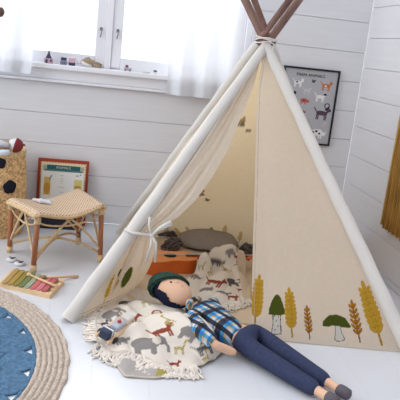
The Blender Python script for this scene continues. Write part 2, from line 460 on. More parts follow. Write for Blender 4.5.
# side and back panels ; U,V in metres on the panel plane
BASE = (238, 226, 211)
class Panel:
    def __init__(s, A, B):
        s.A, s.B = A, B
        s.top = APX; s.ex = (B-A).normalized(); mid = (A+B)/2
        h = (APX-A)-s.ex*(APX-A).dot(s.ex); s.H = h.length; s.ey = h.normalized(); s.W = (B-A).length
        s.ax = (APX-A).dot(s.ex); s.n = s.ex.cross(s.ey)
    def px(s, x, y):
        d = ray(x, y); t = (s.A-EYE).dot(s.n)/d.dot(s.n); P = EYE+d*t-s.A
        return P.dot(s.ex), P.dot(s.ey)
    def edges(s, V):     # U range at height V
        k = V/s.H; return s.ax*k, s.W+(s.ax-s.W)*k
    def make(s, u0, u1, Vs, n, paint, bulge=0, seed=0, name='panel', hem=True, base=BASE):
        """u0,u1 functions of V"""
        m = len(Vs); a = np.array([u0(v) for v in Vs]); c_ = np.array([u1(v) for v in Vs])
        t = np.linspace(0, 1, n)[:, None]
        U = a[None]+(c_-a)[None]*t; V = np.ones((n, 1))*np.array(Vs)[None]
        off = bulge*np.sin(math.pi*t)*np.sin(math.pi*np.clip(V/s.H, 0, 1))
        off = off+.004*np.sin(U*26+V*4+seed)*np.clip(V/s.H+.2, 0, 1)+.010*nz(U[::1], V, 5, seed)
        off = off*np.minimum(1, 8*t*(1-t)+.15)
        p = Paint(U, V, base); paint(p)
        if hem: p.C[(V > .014) & (V < .016)] = lin((206, 192, 174))
        P = (np.array(s.A)[None, None]+U[..., None]*np.array(s.ex)+V[..., None]*np.array(s.ey)+off[..., None]*np.array(s.n))
        return grid(name, P, m_canvas, tent, C=p.C)
VT = lambda s: np.concatenate([np.linspace(.004, .42, 130), np.linspace(.43, s.H-.03, 60)])

pb = Panel(BLc, BRc)
def paint_back(p):
    for (x, y), kind, h, a in (((210, 237), 'm', .085, 0), ((223, 240), 'w', .125, 0), ((239, 243), 'w', .10, 0), ((193, 237), 'w', .10, -.5), ((182, 236), 'w', .085, -.6), ((166, 232), 'm', .08, 0),
                               ((270, 250), 'm', .1, 0), ((295, 252), 'w', .12, 0), ((315, 254), 'w', .1, 0)):
        U, V = pb.px(x, y); p.frame(U, max(V, .02), h, -a)
        if kind == 'm': p.toadstool((166, 146, 110), stem=(216, 196, 160))
        else: p.wheat((214, 180, 120), (202, 166, 106))
    for (x, y) in ((241, 127), (201, 197), (206, 90)):
        U, V = pb.px(x, y); p.frame(U, V, .09, .3); p.beast('butterfly', (170, 142, 98), (126, 106, 80))
        p.frame(U+.03, V-.02, .04, -.3); p.beast('butterfly', (140, 116, 84), (110, 90, 66))
pb.make(lambda v: pb.edges(v)[0], lambda v: pb.edges(v)[1], VT(pb), 260, paint_back, .03, 3, 'back_panel', base=(247, 226, 186))  # warmer than the other panels: glow inside the tent put into the colour

ps = Panel(BLc, FLc)
def paint_left(p):
    for i, u in enumerate(np.linspace(.15, ps.W-.15, 7)):
        p.frame(u, .05, .24 if i % 2 else .2)
        (p.wheat if i % 2 else p.toadstool)()
ps.make(lambda v: ps.edges(v)[0], lambda v: ps.edges(v)[1], VT(ps), 150, paint_left, .015, 5, 'side_panel')
pr = Panel(FRc, BRc)
pr.make(lambda v: pr.edges(v)[0], lambda v: pr.edges(v)[1], VT(pr), 150, lambda p: [p.frame(u, .05, .22).wheat() for u in (.2, .5, .8, 1.0)], -.015, 6, 'side_panel')

# front right panel with the print
pf = Panel(FLc, FRc)
free = np.array([pf.px(*q) for q in ((252, 352), (251.5, 322), (252, 290), (253, 240), (255, 180), (256, 130), (257.5, 90), (262, 60), (265, 50))])
fo_ = np.argsort(free[:, 1])
def u_free(v): return float(np.interp(v, free[fo_, 1], free[fo_, 0]))
def paint_front(p):
    items = [((254.6, 326), 'w', (259.5, 276), 0), ((276, 334), 'm', (277, 294), 0), ((292, 337), 'w', (289, 289), 0),
             ((309.5, 339), 'w', (306.5, 307), 1), ((337, 341), 't', (335, 313), 0), ((360, 342), 'w', (351.5, 302), 1), ((382, 345), 'w', (362.5, 283), 0)]
    for (x, y), k, (xt, yt), dark in items:
        U, V = pf.px(x, y); U2, V2 = pf.px(xt, yt); h = math.hypot(U2-U, V2-V); a = math.atan2(-(U2-U), V2-V)
        p.frame(U, V, h, a)
        if k == 'm': p.toadstool((82, 92, 34))
        elif k == 't': p.toadstool((80, 90, 34), tall=False)
        elif dark: p.frame(U, V, h*1.02, a).wheat((176, 122, 36), (120, 74, 26), 6)
        else: p.wheat((204, 164, 58), (180, 140, 44))
    p.C[(p.U-np.array([u_free(v) for v in p.V[0]])[None] < .012) & (p.U-np.array([u_free(v) for v in p.V[0]])[None] > .010)] = lin((196, 186, 172))
pf.make(u_free, lambda v: pf.edges(v)[1]-.0, VT(pf), 280, paint_front, -.012, 9, 'front_panel')

# tied-back left flap
TIE = pf.px(151, 233)
tie3 = pf.A+pf.ex*TIE[0]+pf.ey*TIE[1]-pf.n*.0
upper = np.array([pf.px(*q) for q in ((154, 231), (178, 216), (196, 199), (213, 175), (228, 149), (243, 112), (254, 84), (260, 62), (264, 50))])
n, m = 90, 150
P = np.zeros((n, m, 3)); Vs = np.linspace(TIE[1], pf.H-.03, m)
for j, v in enumerate(Vs):
    u0 = pf.edges(v)[0]; u1 = float(np.interp(v, upper[:, 1], upper[:, 0])); w_ = max(u1-u0, .012)
    k = (v-TIE[1])/(pf.H-TIE[1])
    for i in range(n):
        t = i/(n-1)
        fold = (.020*math.sin(t*11+k*2.5)+.012*math.sin(t*23-k*4))*math.sin(math.pi*min(1, t*1.2+.03))*min(1, .35+w_*5)
        roll = -.02*max(0, t-.82)/.18
        off = -fold-.012*math.sin(math.pi*t)+roll
        off = off if pf.n.y < 0 else -off
        q = pf.A+pf.ex*(u0+w_*t)+pf.ey*v+pf.n*(abs(0)+off)
        P[i, j] = q
C = np.zeros((n, m, 3)); C[:] = lin((236, 228, 217))
flap = grid('tied_flap', P, m_canvas, tent, C=C)
low = polyline([FLc+Vector((.01, 0, .004)), fl(84, 317, .006), fl(100, 309, .006), fl(118, 300, .008), fl(131, 291, .010), fl(140, 283, .012)], n)
m2 = 110; P2 = np.zeros((n, m2, 3)); topline = P[:, 0]
for j in range(m2):
    k = j/(m2-1)
    for i in range(n):
        t = i/(n-1)
        v = TIE[1]*k; u0 = pf.edges(v)[0]; lf = np.array(pf.A+pf.ex*u0+pf.ey*v)
        b0 = low[i]*(1-k)+topline[i]*k; l0 = low[0]*(1-k)+topline[0]*k
        q = b0+(lf-l0)*(1-t)
        a = math.sin(math.pi*min(1, k*1.05))*.034+.010*(1-k)
        q = q+np.array((-.35, -.9, .1))*a*math.sin(t*15+1.5*k)*math.sin(math.pi*min(1, t*1.15))
        q = q+np.array((.05, 0, 0))*math.sin(math.pi*k)*t*t*.5
        P2[i, j] = q
dU = np.concatenate([np.zeros((1, m2)), np.cumsum(np.linalg.norm(np.diff(P2, axis=0), axis=2), 0)])
dV = np.concatenate([np.zeros((n, 1)), np.cumsum(np.linalg.norm(np.diff(P2, axis=1), axis=2), 1)], 1)
xx, yy = project(P2.reshape(-1, 3)); xx = xx.reshape(n, m2); yy = yy.reshape(n, m2)
def spot(x, y, U, V, xx, yy):
    i = np.unravel_index(np.argmin((xx-x)**2+(yy-y)**2), xx.shape); return U[i], V[i]
e1 = low[-1]-low[0]; e1 /= np.linalg.norm(e1); nn = np.cross(e1, topline[n//2]-low[n//2]); nn /= np.linalg.norm(nn); e2 = np.cross(nn, e1)
FU = (P2-low[0])@e1; FV = (P2-low[0])@e2
pp = Paint(FU, FV, BASE)
U, V = spot(127, 278, FU, FV, xx, yy); pp.frame(U, V, 1, .25).ell(0, 0, .040, .056, (82, 92, 34))
U, V = spot(104, 303, FU, FV, xx, yy); pp.frame(U, V, .13, -.15).wheat((204, 164, 58), (180, 140, 44))
pp.C[(dV > .02) & (dV < .024)] = lin((176, 160, 140))
grid('tied_flap', P2, m_canvas, tent, C=pp.C)
b = MB()
k0 = tie3+Vector((-.0, -.035, 0))
b.ball(k0, (.011, .009, .011))
pole_pt = pf.A+pf.ex*(pf.edges(TIE[1])[0])+pf.ey*TIE[1]
b.tube([pole_pt+Vector((-.03, -.02, .01)), pole_pt+Vector((0, -.043, .006)), k0], .0065, 8)
b.tube([k0, atY(160, 228, k0.y-.01), atY(171, 222, k0.y-.02), atY(172, 224, k0.y-.02), atY(160, 230, k0.y-.012)], [.005, .008, .009, .006, .004], 8)
b.tube([k0, atY(149, 224, k0.y), atY(150, 217, k0.y+.01)], .0055, 8)
b.tube([k0, atY(156, 243, k0.y-.01), atY(155, 262, k0.y-.005)], .006, 8)
b.tube([k0, atY(151, 245, k0.y-.01), atY(146, 262, k0.y-.005)], .0055, 8)
b.build('tie_ribbon', m_sleeve, tent)
# ground mat of the tent
b = MB(); poly = [FLc+(CEN-FLc)*.06, FRc+(CEN-FRc)*.06, BRc+(CEN-BRc)*.06, BLc+(CEN-BLc)*.06]
fm = (poly[0]+poly[1])/2
poly[0] = poly[0]+(CEN-fm)*.18; poly[1] = poly[1]+(CEN-fm)*.10
b.prism([(p.x, p.y) for p in poly], .001, .010)
tag(b.build('ground_mat', mat('beige_quilted_cotton', (208, 190, 166), .9, .1, bump=.3, bscale=30, var=.03)), 'beige fabric mat covering the floor inside the play tent', 'mat')

exec_after = []
# ------------------------------------------------------------------ poster on back wall
def text_part(txt, size, loc, rot, matl, parent, name='lettering', ext=.0004):
    cu = bpy.data.curves.new(name, 'FONT'); cu.body = txt; cu.size = size; cu.extrude = ext; cu.align_x = 'CENTER'; cu.align_y = 'CENTER'
    tmp = bpy.data.objects.new('tmp', cu); COL.objects.link(tmp)
    dg = bpy.context.evaluated_depsgraph_get(); dg.update()
    me = bpy.data.meshes.new_from_object(tmp.evaluated_get(dg)); bpy.data.objects.remove(tmp)
    me.transform(Matrix.Translation(loc) @ rot.to_4x4()); me.materials.clear(); me.materials.append(matl)
    o = bpy.data.objects.new(name, me); COL.objects.link(o); attach(o, parent); return o
m_black = mat('black_frame', (22, 22, 26), .4)
TL, TR, BR_ = atY(283, 66, D-.01), atY(339.5, 70, D-.01), atY(329.5, 146, D-.01)
px1 = (TR.x+BR_.x)/2; px0 = px1-(TR.x-TL.x)*1.0; pz1 = (TL.z+TR.z)/2; pz0 = BR_.z
pw, ph = px1-px0, pz1-pz0
po = thing('farm_poster', 'black-framed grey poster of small farm animals on the back wall', 'poster', ((px0+px1)/2, D-.01, pz0))
b = MB(); fy = D-.012; t_ = .011
b.box(((px0+px1)/2, fy, pz1-t_/2), (pw, .022, t_)); b.box(((px0+px1)/2, fy, pz0+t_/2), (pw, .022, t_))
b.box((px0+t_/2, fy, (pz0+pz1)/2), (t_, .022, ph-2*t_)); b.box((px1-t_/2, fy, (pz0+pz1)/2), (t_, .022, ph-2*t_))
b.build('frame', m_black, po)
n = 170; m = 220
U = np.linspace(0, pw-2*t_, n)[:, None]*np.ones((1, m)); V = np.ones((n, 1))*np.linspace(0, ph-2*t_, m)[None]
pa = Paint(U, V, (176, 176, 182))
def pp_(x, y):
    q = atY(x, y, fy); return q.x-px0-t_, q.z-pz0-t_
W_, K_ = (228, 226, 226), (44, 42, 50)
def an(x, y, s, kind, c, c2=K_, a=-.06):
    u, v = pp_(x, y); pa.frame(u, v, s, a); pa.beast(kind, c, c2); return pa
an(297, 87, .065, 'dog', W_).ell(-.1, .48, .1, .08, K_); an(313, 84, .035, 'butterfly', (90, 84, 96)); an(325, 91, .07, 'dog', (196, 108, 56), (230, 220, 210)).ell(-.05, .42, .12, .05, W_)
an(306, 94, .05, 'dog', (196, 194, 198)); an(319, 102, .07, 'dog', W_).ell(.4, .7, .14, .1, K_)
an(303, 104, .055, 'rhino', (178, 96, 92)).ell(0, .4, .1, .1, (120, 54, 56)); an(326, 110, .05, 'lion', (66, 62, 70), (200, 198, 200))
an(294, 95, .03, 'lion', K_, K_); an(320, 120, .095, 'dog', (84, 66, 76)).line([(.2, .7), (.4, .85)], .1, K_)
an(301, 114, .04, 'rhino', (150, 74, 70)); an(307, 124, .045, 'lion', (184, 170, 150), (176, 176, 182)); an(316, 138, .085, 'rhino', W_).ell(-.1, .5, .1, .08, K_).ell(.15, .35, .08, .07, K_).ell(-.32, .4, .08, .08, K_)
an(324, 126, .03, 'lion', (196, 186, 176), (196, 186, 176)); an(292, 108, .04, 'dog', (120, 90, 80)); an(297, 130, .05, 'rhino', (150, 120, 110))
P = np.stack([px0+t_+U, np.full(U.shape, fy-.004), pz0+t_+V], 2)
grid('picture', P, mat('printed_paper', attr='tint', rough=.7, spec=.2), po, C=pa.C)
q = atY(311, 75.5, fy-.006)
FRONT = Matrix.Rotation(math.pi/2, 3, 'X')
text_part('FARM ANIMALS', .026, (q.x, fy-.0048, q.z), Matrix.Rotation(0.0, 3, 'Y') @ FRONT, m_black, po)

# ------------------------------------------------------------------ raffia wall hanging on right wall
y0h = 3.04; zt = 1.06; zbm = .285
hg = thing('wall_hanging', 'golden brown fringed wall hanging on the right wall, cut by the photo edge', 'wall hanging', (XR-.03, 2.85, zbm))
b = MB(); b.tube([(XR-.03, y0h+.03, zt), (XR-.03, 2.5, zt)], .011, 10); b.build('rod', mat('light_wood', (196, 160, 112), .6), hg)
b = MB()
for i in range(92):
    y = y0h-.004-.0062*i; x = XR-.028+.008*(i % 3-1); z_end = zbm+.018*noise.noise(Vector((i*.9, 0, 0)))+(0 if i % 4 else .012)
    pts = [(x+.003*noise.noise(Vector((i, k*.8, 1))), y+.003*noise.noise(Vector((i, k*.6, 5))), zt+(z_end-zt)*k/9) for k in range(10)]
    b.tube(pts, .0042, 6)
b.build('fringe', mat('ochre_raffia', (184, 138, 66), .75, var=.45, vscale=40, stretch=(1, 3, .15)), hg)['kind'] = 'stuff'
b = MB(); b.box((XR-.03, y0h+.003, (zt+zbm)/2+.01), (.022, .006, zt-zbm), bev=.001); b.build('edge_band', mat('pale_braid', (196, 166, 110), .8, bump=.4, bscale=200), hg)

# ------------------------------------------------------------------ rug
RC = Vector((-.875, 1.955, 0)); RI, RO = .685, .80
rug = thing('round_rug', 'round braided rug with blue openwork centre and natural jute border', 'rug', RC)
m_jute = mat('jute', (182, 167, 154), .95, .1, bump=1, bscale=110, var=.3, vscale=110)
m_blue = mat('blue_jute', (80, 110, 137), .95, .1, bump=1, bscale=120, var=.3, vscale=80)
def braid_ring(r0, r1, rows, z, n=420, amp=.0035, tw=90):
    m = rows*8; P = np.zeros((n, m+1, 3))
    for i in range(n):
        a = 2*math.pi*i/n
        for j in range(m+1):
            t = j/m; r = r0+(r1-r0)*t; ph_ = (j % 8)/8
            hgt = abs(math.sin(math.pi*j/8))**.6
            tw_ = .5+.5*math.sin(a*tw*(1 if (j//8) % 2 else -1)+ph_*5)
            rr = r+(.003*math.sin(a*41+j*.1) if t > .9 else 0)+.0025*noise.noise(Vector((a*20, j*.2, 0)))
            P[i, j] = (RC.x+rr*math.cos(a), RC.y+rr*math.sin(a), z*(.35+.65*hgt)*(.82+.18*tw_) if 0 < j < m else .0005)
    return P
grid('jute_border', braid_ring(RI, RO, 6, .014), m_jute, rug, close_u=True)
# blue centre: rings of overlapping scalloped petals with gaps at their feet
b = MB()
def petal_disc(c0, r, z0, z1):
    n = 40; prof = [(r, z0), (r*1.0, z0+(z1-z0)*.7), (r*.94, z1)]
    for q in (.8, .6, .4, .2): prof.append((r*q, z1-(0.002 if int(q*5) % 2 else 0)))
    prof.append((.002, z1)); b.lathe(c0, prof, n)
for ring, (rr, cnt, pr_) in enumerate(((.612, 28, .077), (.505, 24, .079), (.39, 19, .078), (.275, 14, .078), (.17, 9, .075))):
    for k in range(cnt):
        a = 2*math.pi*(k+.5*(ring % 2))/cnt+.06
        petal_disc(Vector((RC.x+rr*math.cos(a), RC.y+rr*math.sin(a), 0)), pr_, .001, .007+.002*(k % 2)+.0022*ring)
petal_disc(RC, .12, .001, .018)
b.build('blue_centre', m_blue, rug)
P = braid_ring(.672, RI+.004, 1, .010); grid('blue_edge', P, m_blue, rug, close_u=True)

# ------------------------------------------------------------------ basket
m_wick = mat('woven_seagrass', attr='tint', rough=.8, spec=.2, bump=.3, bscale=150)
BC = Vector((-.625, 3.46, 0)); BH = .445
bk = thing('wicker_basket', 'tall round woven seagrass basket with black spots', 'basket', BC)
n, rows = 480, 44; m = rows*5
def brad(t): return .170+.032*math.sin(math.pi*(.12+.62*t))-.012*(t > .0)*t
P = np.zeros((n, m, 3)); C = np.zeros((n, m, 3))
base = np.array(lin((222, 184, 134))); NW = 112
for j in range(m):
    t = j/(m-1); row = j//5; f = (j % 5)/5
    for i in range(n):
        a = 2*math.pi*i/n; w_ = math.sin(a*NW/1.0*.5+(row % 2)*math.pi)
        r = brad(t)+.0040*w_*math.sin(math.pi*f)
        P[i, j] = (BC.x+r*math.cos(a), BC.y+r*math.sin(a), t*BH)
        cell = int((a*NW*.5/math.pi)+(row % 2)*.5)
        C[i, j] = base*(.60+.66*((math.sin(cell*12.9+row*78.2)*43758.5) % 1))
grid('basket_body', P, m_wick, bk, C=C, close_u=True)
b = MB()
for dz, dr in ((0, .0), (.010, .003), (.019, 0)):
    b.tube([(BC.x+(brad(1)+dr)*math.cos(a), BC.y+(brad(1)+dr)*math.sin(a), BH+dz+.002*math.sin(a*30)) for a in np.linspace(0, 2*math.pi, 90)], .0075, 8)
b.build('rim', mat('seagrass_rim', (214, 184, 138), .8, var=.25, vscale=60, bump=.5), bk)
b = MB(); b.lathe((BC.x, BC.y, .001), [(.165, 0), (.168, .006), (.02, .008)], 32); b.build('base', mat('seagrass_rim'), bk)
m_bw = mat('black_yarn', (34, 36, 46), .9, .15, bump=.8, bscale=200)
def surf(a, z): r = brad(z/BH); return Vector((BC.x+r*math.cos(a), BC.y+r*math.sin(a), z))
def ang_of(x, y):       # point on the basket wall met by the view ray
    d = ray(x, y); best = None
    for i in range(400):
        q = EYE+d*((BC.y-.25+i*.0012)/d.y)
        if abs((q-BC).xy.length-brad(min(1, max(0, q.z/BH)))) < .004: return math.atan2(q.y-BC.y, q.x-BC.x), q.z
    return math.atan2(-.5, .8), .2
for (x, y), rx, rz in (((10, 187), .040, .036), ((25, 217), .034, .046), ((0, 163), .032, .030)):
    a, z = ang_of(x, y)
    if (x, y) == (25, 217): a, z = -.22, atY(25, 218, 3.42).z
    b = MB(); n2 = 22; mm = 8
    vs_ = []; fs_ = []
    for j in range(mm+1):
        q = j/mm
        for i in range(n2):
            th = 2*math.pi*i/n2; rr = q*(1+.06*math.sin(5*th))
            s_ = surf(a+rr*math.cos(th)*rx/brad(z/BH), z+rr*math.sin(th)*rz); nrm = (s_-BC); nrm.z = 0; nrm.normalize()
            vs_.append(s_+nrm*(.004+.007*math.sqrt(max(0, 1-q*q))))
    fs_ = [(j*n2+i, j*n2+(i+1) % n2, (j+1)*n2+(i+1) % n2, (j+1)*n2+i) for j in range(mm) for i in range(n2)]
    b.add(vs_, fs_, True); b.build('black_spot', m_bw, bk)
# soft doll lying over the basket mouth
dz = BH+.03
hd = atY(15.5, 145, 3.36)
sd = thing('soft_doll', 'small cloth doll with white head and dark red cap lying on the basket', 'doll', hd)
m_wf = mat('white_fleece', (224, 222, 220), .9, bump=.4, bscale=90)
b = MB(); b.ball(hd, (.040, .034, .034)); b.build('head', m_wf, sd)
RY = Matrix.Rotation(.35, 3, 'Y')
b = MB()
vsb = [(.003, .034), (.02, .030), (.031, .018), (.0385, .0), (.041, -.008), (.036, -.010)]
b.lathe(hd+Vector((.006, 0, -.002)), [(r_, z_) for r_, z_ in reversed(vsb)], 24, Matrix.Rotation(math.pi/2+.25, 3, 'Y'))
b.ball(hd+Vector((.045, -.004, .004)), .006); b.build('cap', mat('dark_red_felt', (128, 44, 50), .9, bump=.3), sd)
b = MB()
b.tube([hd+Vector((-.03, 0, -.005)), hd+Vector((-.09, -.005, -.012)), hd+Vector((-.16, 0, -.02))], [.028, .036, .034], 14); b.build('body', mat('tan_cloth', (190, 160, 116), .9), sd)
b = MB(); b.tube([hd+Vector((-.03, -.028, .0)), hd+Vector((-.08, -.036, .010)), hd+Vector((-.15, -.036, .006))], [.013, .017, .016], 12)
b.build('arm', mat('pale_blue_cotton', (206, 212, 226), .9), sd)
b = MB(); b.tube([hd+Vector((-.02, -.05, -.032)), hd+Vector((-.055, -.056, -.036)), hd+Vector((-.12, -.056, -.046))], [.014, .017, .015], 12)
b.build('arm', mat('pale_blue_cotton'), sd)

# ------------------------------------------------------------------ stool
m_rat = mat('rattan', (206, 176, 136), .6, var=.18, vscale=60, bump=.2)
m_leg = mat('brown_cane', (158, 100, 64), .5, var=.25, vscale=30, stretch=(1, 1, .3))
m_seat = mat('woven_rattan_seat', attr='tint', rough=.7, bump=.2, bscale=200)
ft = [fl(33, 272), fl(9.5, 252), fl(100, 262), fl(78.5, 244)]
cr = [fl(36.5, 213, .295), fl(8, 198, .295), fl(105, 204, .295), fl(80, 188, .295)]   # FL BL FR BR
st = thing('rattan_stool', 'low rattan stool with saddle-shaped woven seat and brown cane legs', 'stool', sum(ft, Vector())/4)
n, m = 200, 130
u = np.linspace(0, 1, n)[:, None, None]; v = np.linspace(0, 1, m)[None, :, None]
cr_ = [np.array(c) for c in cr]
P = (1-u)*(1-v)*cr_[0]+(1-u)*v*cr_[1]+u*(1-v)*cr_[2]+u*v*cr_[3]
uu = u[..., 0]*np.ones((1, m)); vv = np.ones((n, 1))*v[..., 0]
sag = -.036*np.sin(math.pi*uu)**1.2+.004*np.sin(math.pi*vv)-.012*(np.clip(.06-uu, 0, 1)/.06)**2-.012*(np.clip(uu-.94, 0, 1)/.06)**2
P[..., 2] += sag+.0012*np.sin(uu*math.pi*44)*np.sin(vv*math.pi*30)
i_ = (uu*44).astype(int); j_ = (vv*30).astype(int)
C = np.zeros((n, m, 3)); C[:] = lin((216, 192, 166))
fu = (uu*44) % 1; fv = (vv*30) % 1
gap = ((fu < .44) & (fv < .48) & ((i_+j_) % 2 == 0)); C[gap] = lin((120, 84, 66))
C[((i_+j_) % 3 == 0) & ~gap] = lin((204, 172, 142))
grid('woven_seat', P, m_seat, st, C=C, thick=.006)
b = MB()
def rimrow(A, n_=24): return [Vector(q)+Vector((0, 0, -.008)) for q in A]
b.tube(rimrow(P[::8, 0]), .0085, 10); b.tube(rimrow(P[::8, -1]), .0085, 10)
b.tube(rimrow(P[0, ::8]), .012, 10); b.tube(rimrow(P[-1, ::8]), .012, 10)
b.build('seat_frame', m_rat, st)
tops = []
for k, (f_, c_) in enumerate(zip(ft, cr)):
    ctr = sum(cr, Vector())/4; tp = c_+(ctr-c_)*.07; tp.z = .278; tops.append(tp)
    b = MB(); b.tube([f_, f_+(tp-f_)*.5, tp], [.0125, .0125, .0135], 12)
    lg = b.build('leg', m_leg, st)
    b = MB(); b.tube([f_+Vector((0, 0, .001)), f_+(tp-f_)*.13], .0155, 12); b.build('cane_binding', m_rat, lg); b = MB()
    for q in range(5): b.tube([f_+(tp-f_)*(.86+.0219*q), f_+(tp-f_)*(.8815+.0219*q)], .0165-.0008*(q % 2), 12)
    b.build('cane_binding', m_rat, lg)
def lp(k, t): return ft[k]+(tops[k]-ft[k])*t
def arc(a, c_, e, r=.006, n_=14):
    b.tube([(1-t)**2*Vector(a)+2*t*(1-t)*Vector(c_)+t*t*Vector(e) for t in np.linspace(0, 1, n_)], r, 8)
for a_, c_ in ((0, 2), (1, 3), (0, 1), (2, 3)):
    mid = (tops[a_]+tops[c_])/2; md = Vector((mid.x, mid.y, .255 if (a_, c_) in ((0, 2), (1, 3)) else .275))
    if (a_, c_) in ((0, 2), (1, 3)): md.z = .240
    b = MB(); b.__class__
    arc(lp(a_, .22), lp(a_, .22)*.55+mid*.45+Vector((0, 0, .01)), md); arc(lp(c_, .22), lp(c_, .22)*.55+mid*.45+Vector((0, 0, .01)), md)
    b.build('curved_brace', m_rat, st)
    b = MB(); arc(lp(a_, .9), (lp(a_, .70)*.8+mid*.2), lp(a_, .75)*.45+lp(c_, .8)*.55-Vector((0, 0, .01)), .0045); b.build('curved_brace', m_rat, st); b = MB(); arc(lp(c_, .9), (lp(c_, .70)*.8+mid*.2), lp(c_, .75)*.45+lp(a_, .8)*.55-Vector((0, 0, .01)), .0045)
    b.build('curved_brace', m_rat, st)
cc = sum(ft, Vector())/4
for a_, c_ in ((0, 3), (1, 2)):
    b = MB(); arc(lp(a_, .16), Vector((cc.x, cc.y, .16 if a_ else .17)), lp(c_, .16), .0065); b.build('cross_stretcher', m_rat, st)
b = MB(); b.lathe((cc.x, cc.y, .098), [(.012, 0), (.014, .01), (.012, .02)], 12); b.build('centre_knot', m_rat, st)
# small white cloth on the seat
n, m = 40, 26
c0, c1, c2 = fl(34, 204, .285), fl(55, 206, .268), fl(40, 199, .288)
b = MB()
q0 = fl(43, 202.5, .272)
ang_s = math.atan2((cr[2]-cr[0]).y, (cr[2]-cr[0]).x)
star = []
for i in range(10):
    a = 2*math.pi*i/10+ang_s; r = .048 if i % 2 == 0 else .026; star.append((q0.x+r*1.15*math.cos(a), q0.y+r*.8*math.sin(a)))
sl = (cr[2]-cr[0])
b.prism(star, q0.z+.000, q0.z+.014, lambda v_: Vector((v_.x, v_.y, v_.z-.14*((v_.x-q0.x)*math.cos(ang_s)+(v_.y-q0.y)*math.sin(ang_s)))))
o = tag(b.build('star_cushion', mat('pale_grey_felt', (214, 214, 222), .9, bump=.3)), 'small pale grey star-shaped soft toy lying on the woven stool seat', 'toy')
bv = o.modifiers.new('soft', 'BEVEL'); bv.width = .004; bv.segments = 3

# ------------------------------------------------------------------ books behind the stool (face-out, leaning on the wall)
def leaning(name, label, x0, x1, y, z0, z1, th, body_mat, lean, paint=None, base=(200, 200, 200), edge='cover', roll=0.0):
    t = thing(name, label, 'book', ((x0+x1)/2, y, z0))
    R = Matrix.Rotation(-lean, 3, 'X') @ Matrix.Rotation(roll, 3, 'Y')
    c0 = Vector(((x0+x1)/2, y, z0)); hgt = (z1-z0)/math.cos(lean)
    T = lambda v_: c0+R@v_
    wd = x1-x0
    b = MB()
    for yy_ in (0, th-.002): b.add([T(Vector((a, yy_+q, c_))) for a, q, c_ in [(-wd/2, 0, 0), (wd/2, 0, 0), (wd/2, .002, 0), (-wd/2, .002, 0), (-wd/2, 0, hgt), (wd/2, 0, hgt), (wd/2, .002, hgt), (-wd/2, .002, hgt)]],
          [(3, 2, 1, 0), (4, 5, 6, 7), (0, 1, 5, 4), (1, 2, 6, 5), (2, 3, 7, 6), (3, 0, 4, 7)])
    b.add([T(Vector((a, q, c_))) for a, q, c_ in [(-wd/2, 0, 0), (-wd/2+.002, 0, 0), (-wd/2+.002, th, 0), (-wd/2, th, 0), (-wd/2, 0, hgt), (-wd/2+.002, 0, hgt), (-wd/2+.002, th, hgt), (-wd/2, th, hgt)]],
          [(3, 2, 1, 0), (4, 5, 6, 7), (0, 1, 5, 4), (1, 2, 6, 5), (2, 3, 7, 6), (3, 0, 4, 7)])
    b.build('cover', body_mat, t)
    b = MB(); b.add([T(Vector((a, q, c_))) for a, q, c_ in [(-wd/2+.003, .0022, .003), (wd/2-.003, .0022, .003), (wd/2-.003, th-.0022, .003), (-wd/2+.003, th-.0022, .003), (-wd/2+.003, .0022, hgt-.003), (wd/2-.003, .0022, hgt-.003), (wd/2-.003, th-.0022, hgt-.003), (-wd/2+.003, th-.0022, hgt-.003)]],
          [(3, 2, 1, 0), (4, 5, 6, 7), (0, 1, 5, 4), (1, 2, 6, 5), (2, 3, 7, 6), (3, 0, 4, 7)]); b.build('page_block', mat('paper_edges', (226, 220, 206), .9), t)
    if paint:
        n, m = 150, 180
        U = np.linspace(-wd/2, wd/2, n)[:, None]*np.ones((1, m)); V = np.ones((n, 1))*np.linspace(0, hgt, m)[None]
        p = Paint(U, V, base); paint(p, wd, hgt)
        RN = np.array([list(r) for r in R]); Q = np.stack([U, np.full(U.shape, -.0006), V], 2)@RN.T+np.array(c0)
        grid('cover_print', Q, mat('printed_paper'), t, C=p.C)
    return t, T, R
YB = D-.085
a0, a1 = atY(38, 158, YB+.05), atY(89, 161, YB+.05)
zt_ = (a0.z+a1.z)/2
def p_red(p, wd, h):
    p.C[:] = lin((166, 66, 44))
    l, r = -wd/2+.016, wd/2-.015
    p.poly([(l, 0), (r, 0), (r, h-.019), (l, h-.019)], (226, 214, 176))
    k = 0
    for x in np.arange(l+.006, r, .0155): p.frame(0, 0).ell(x, h-.018, .0045, .005, (166, 66, 44))
    for z in np.arange(.01, h-.03, .0155): p.ell(l, z, .005, .0045, (166, 66, 44)); p.ell(r, z, .005, .0045, (166, 66, 44))
    p.poly([(l+.012, 0), (r-.012, 0), (r-.012, h-.036), (l+.012, h-.036)], (196, 200, 178))
    p.poly([(l+.036, h-.062), (r-.034, h-.062), (r-.034, h-.036), (l+.036, h-.036)], (52, 98, 104))
    p.ell(l+.024, h-.05, .010, .010, (172, 168, 150)); p.ell(r-.022, h-.05, .010, .010, (172, 168, 150))
    p.poly([(l+.02, h-.09), (r-.02, h-.09), (r-.02, h-.062), (l+.02, h-.062)], (84, 128, 128))
b1, T1, R1_ = leaning('picture_book', 'tall rust-red picture book with teal title panel, leaning on the wall behind the others', a0.x+.002, a1.x+.002, YB+.0, .002, zt_, .012, mat('red_cover', (166, 66, 44), .5), .13, p_red, (166, 66, 44))
hh = (zt_-.002)/math.cos(.13)
text_part('ANIMALS', .021, T1(Vector((0.0, -.0016, hh-.050))), R1_ @ FRONT, mat('pale_ink', (206, 214, 196), .7), b1)
a0, a1 = atY(42, 170, YB-.01), atY(84, 174, YB-.01)
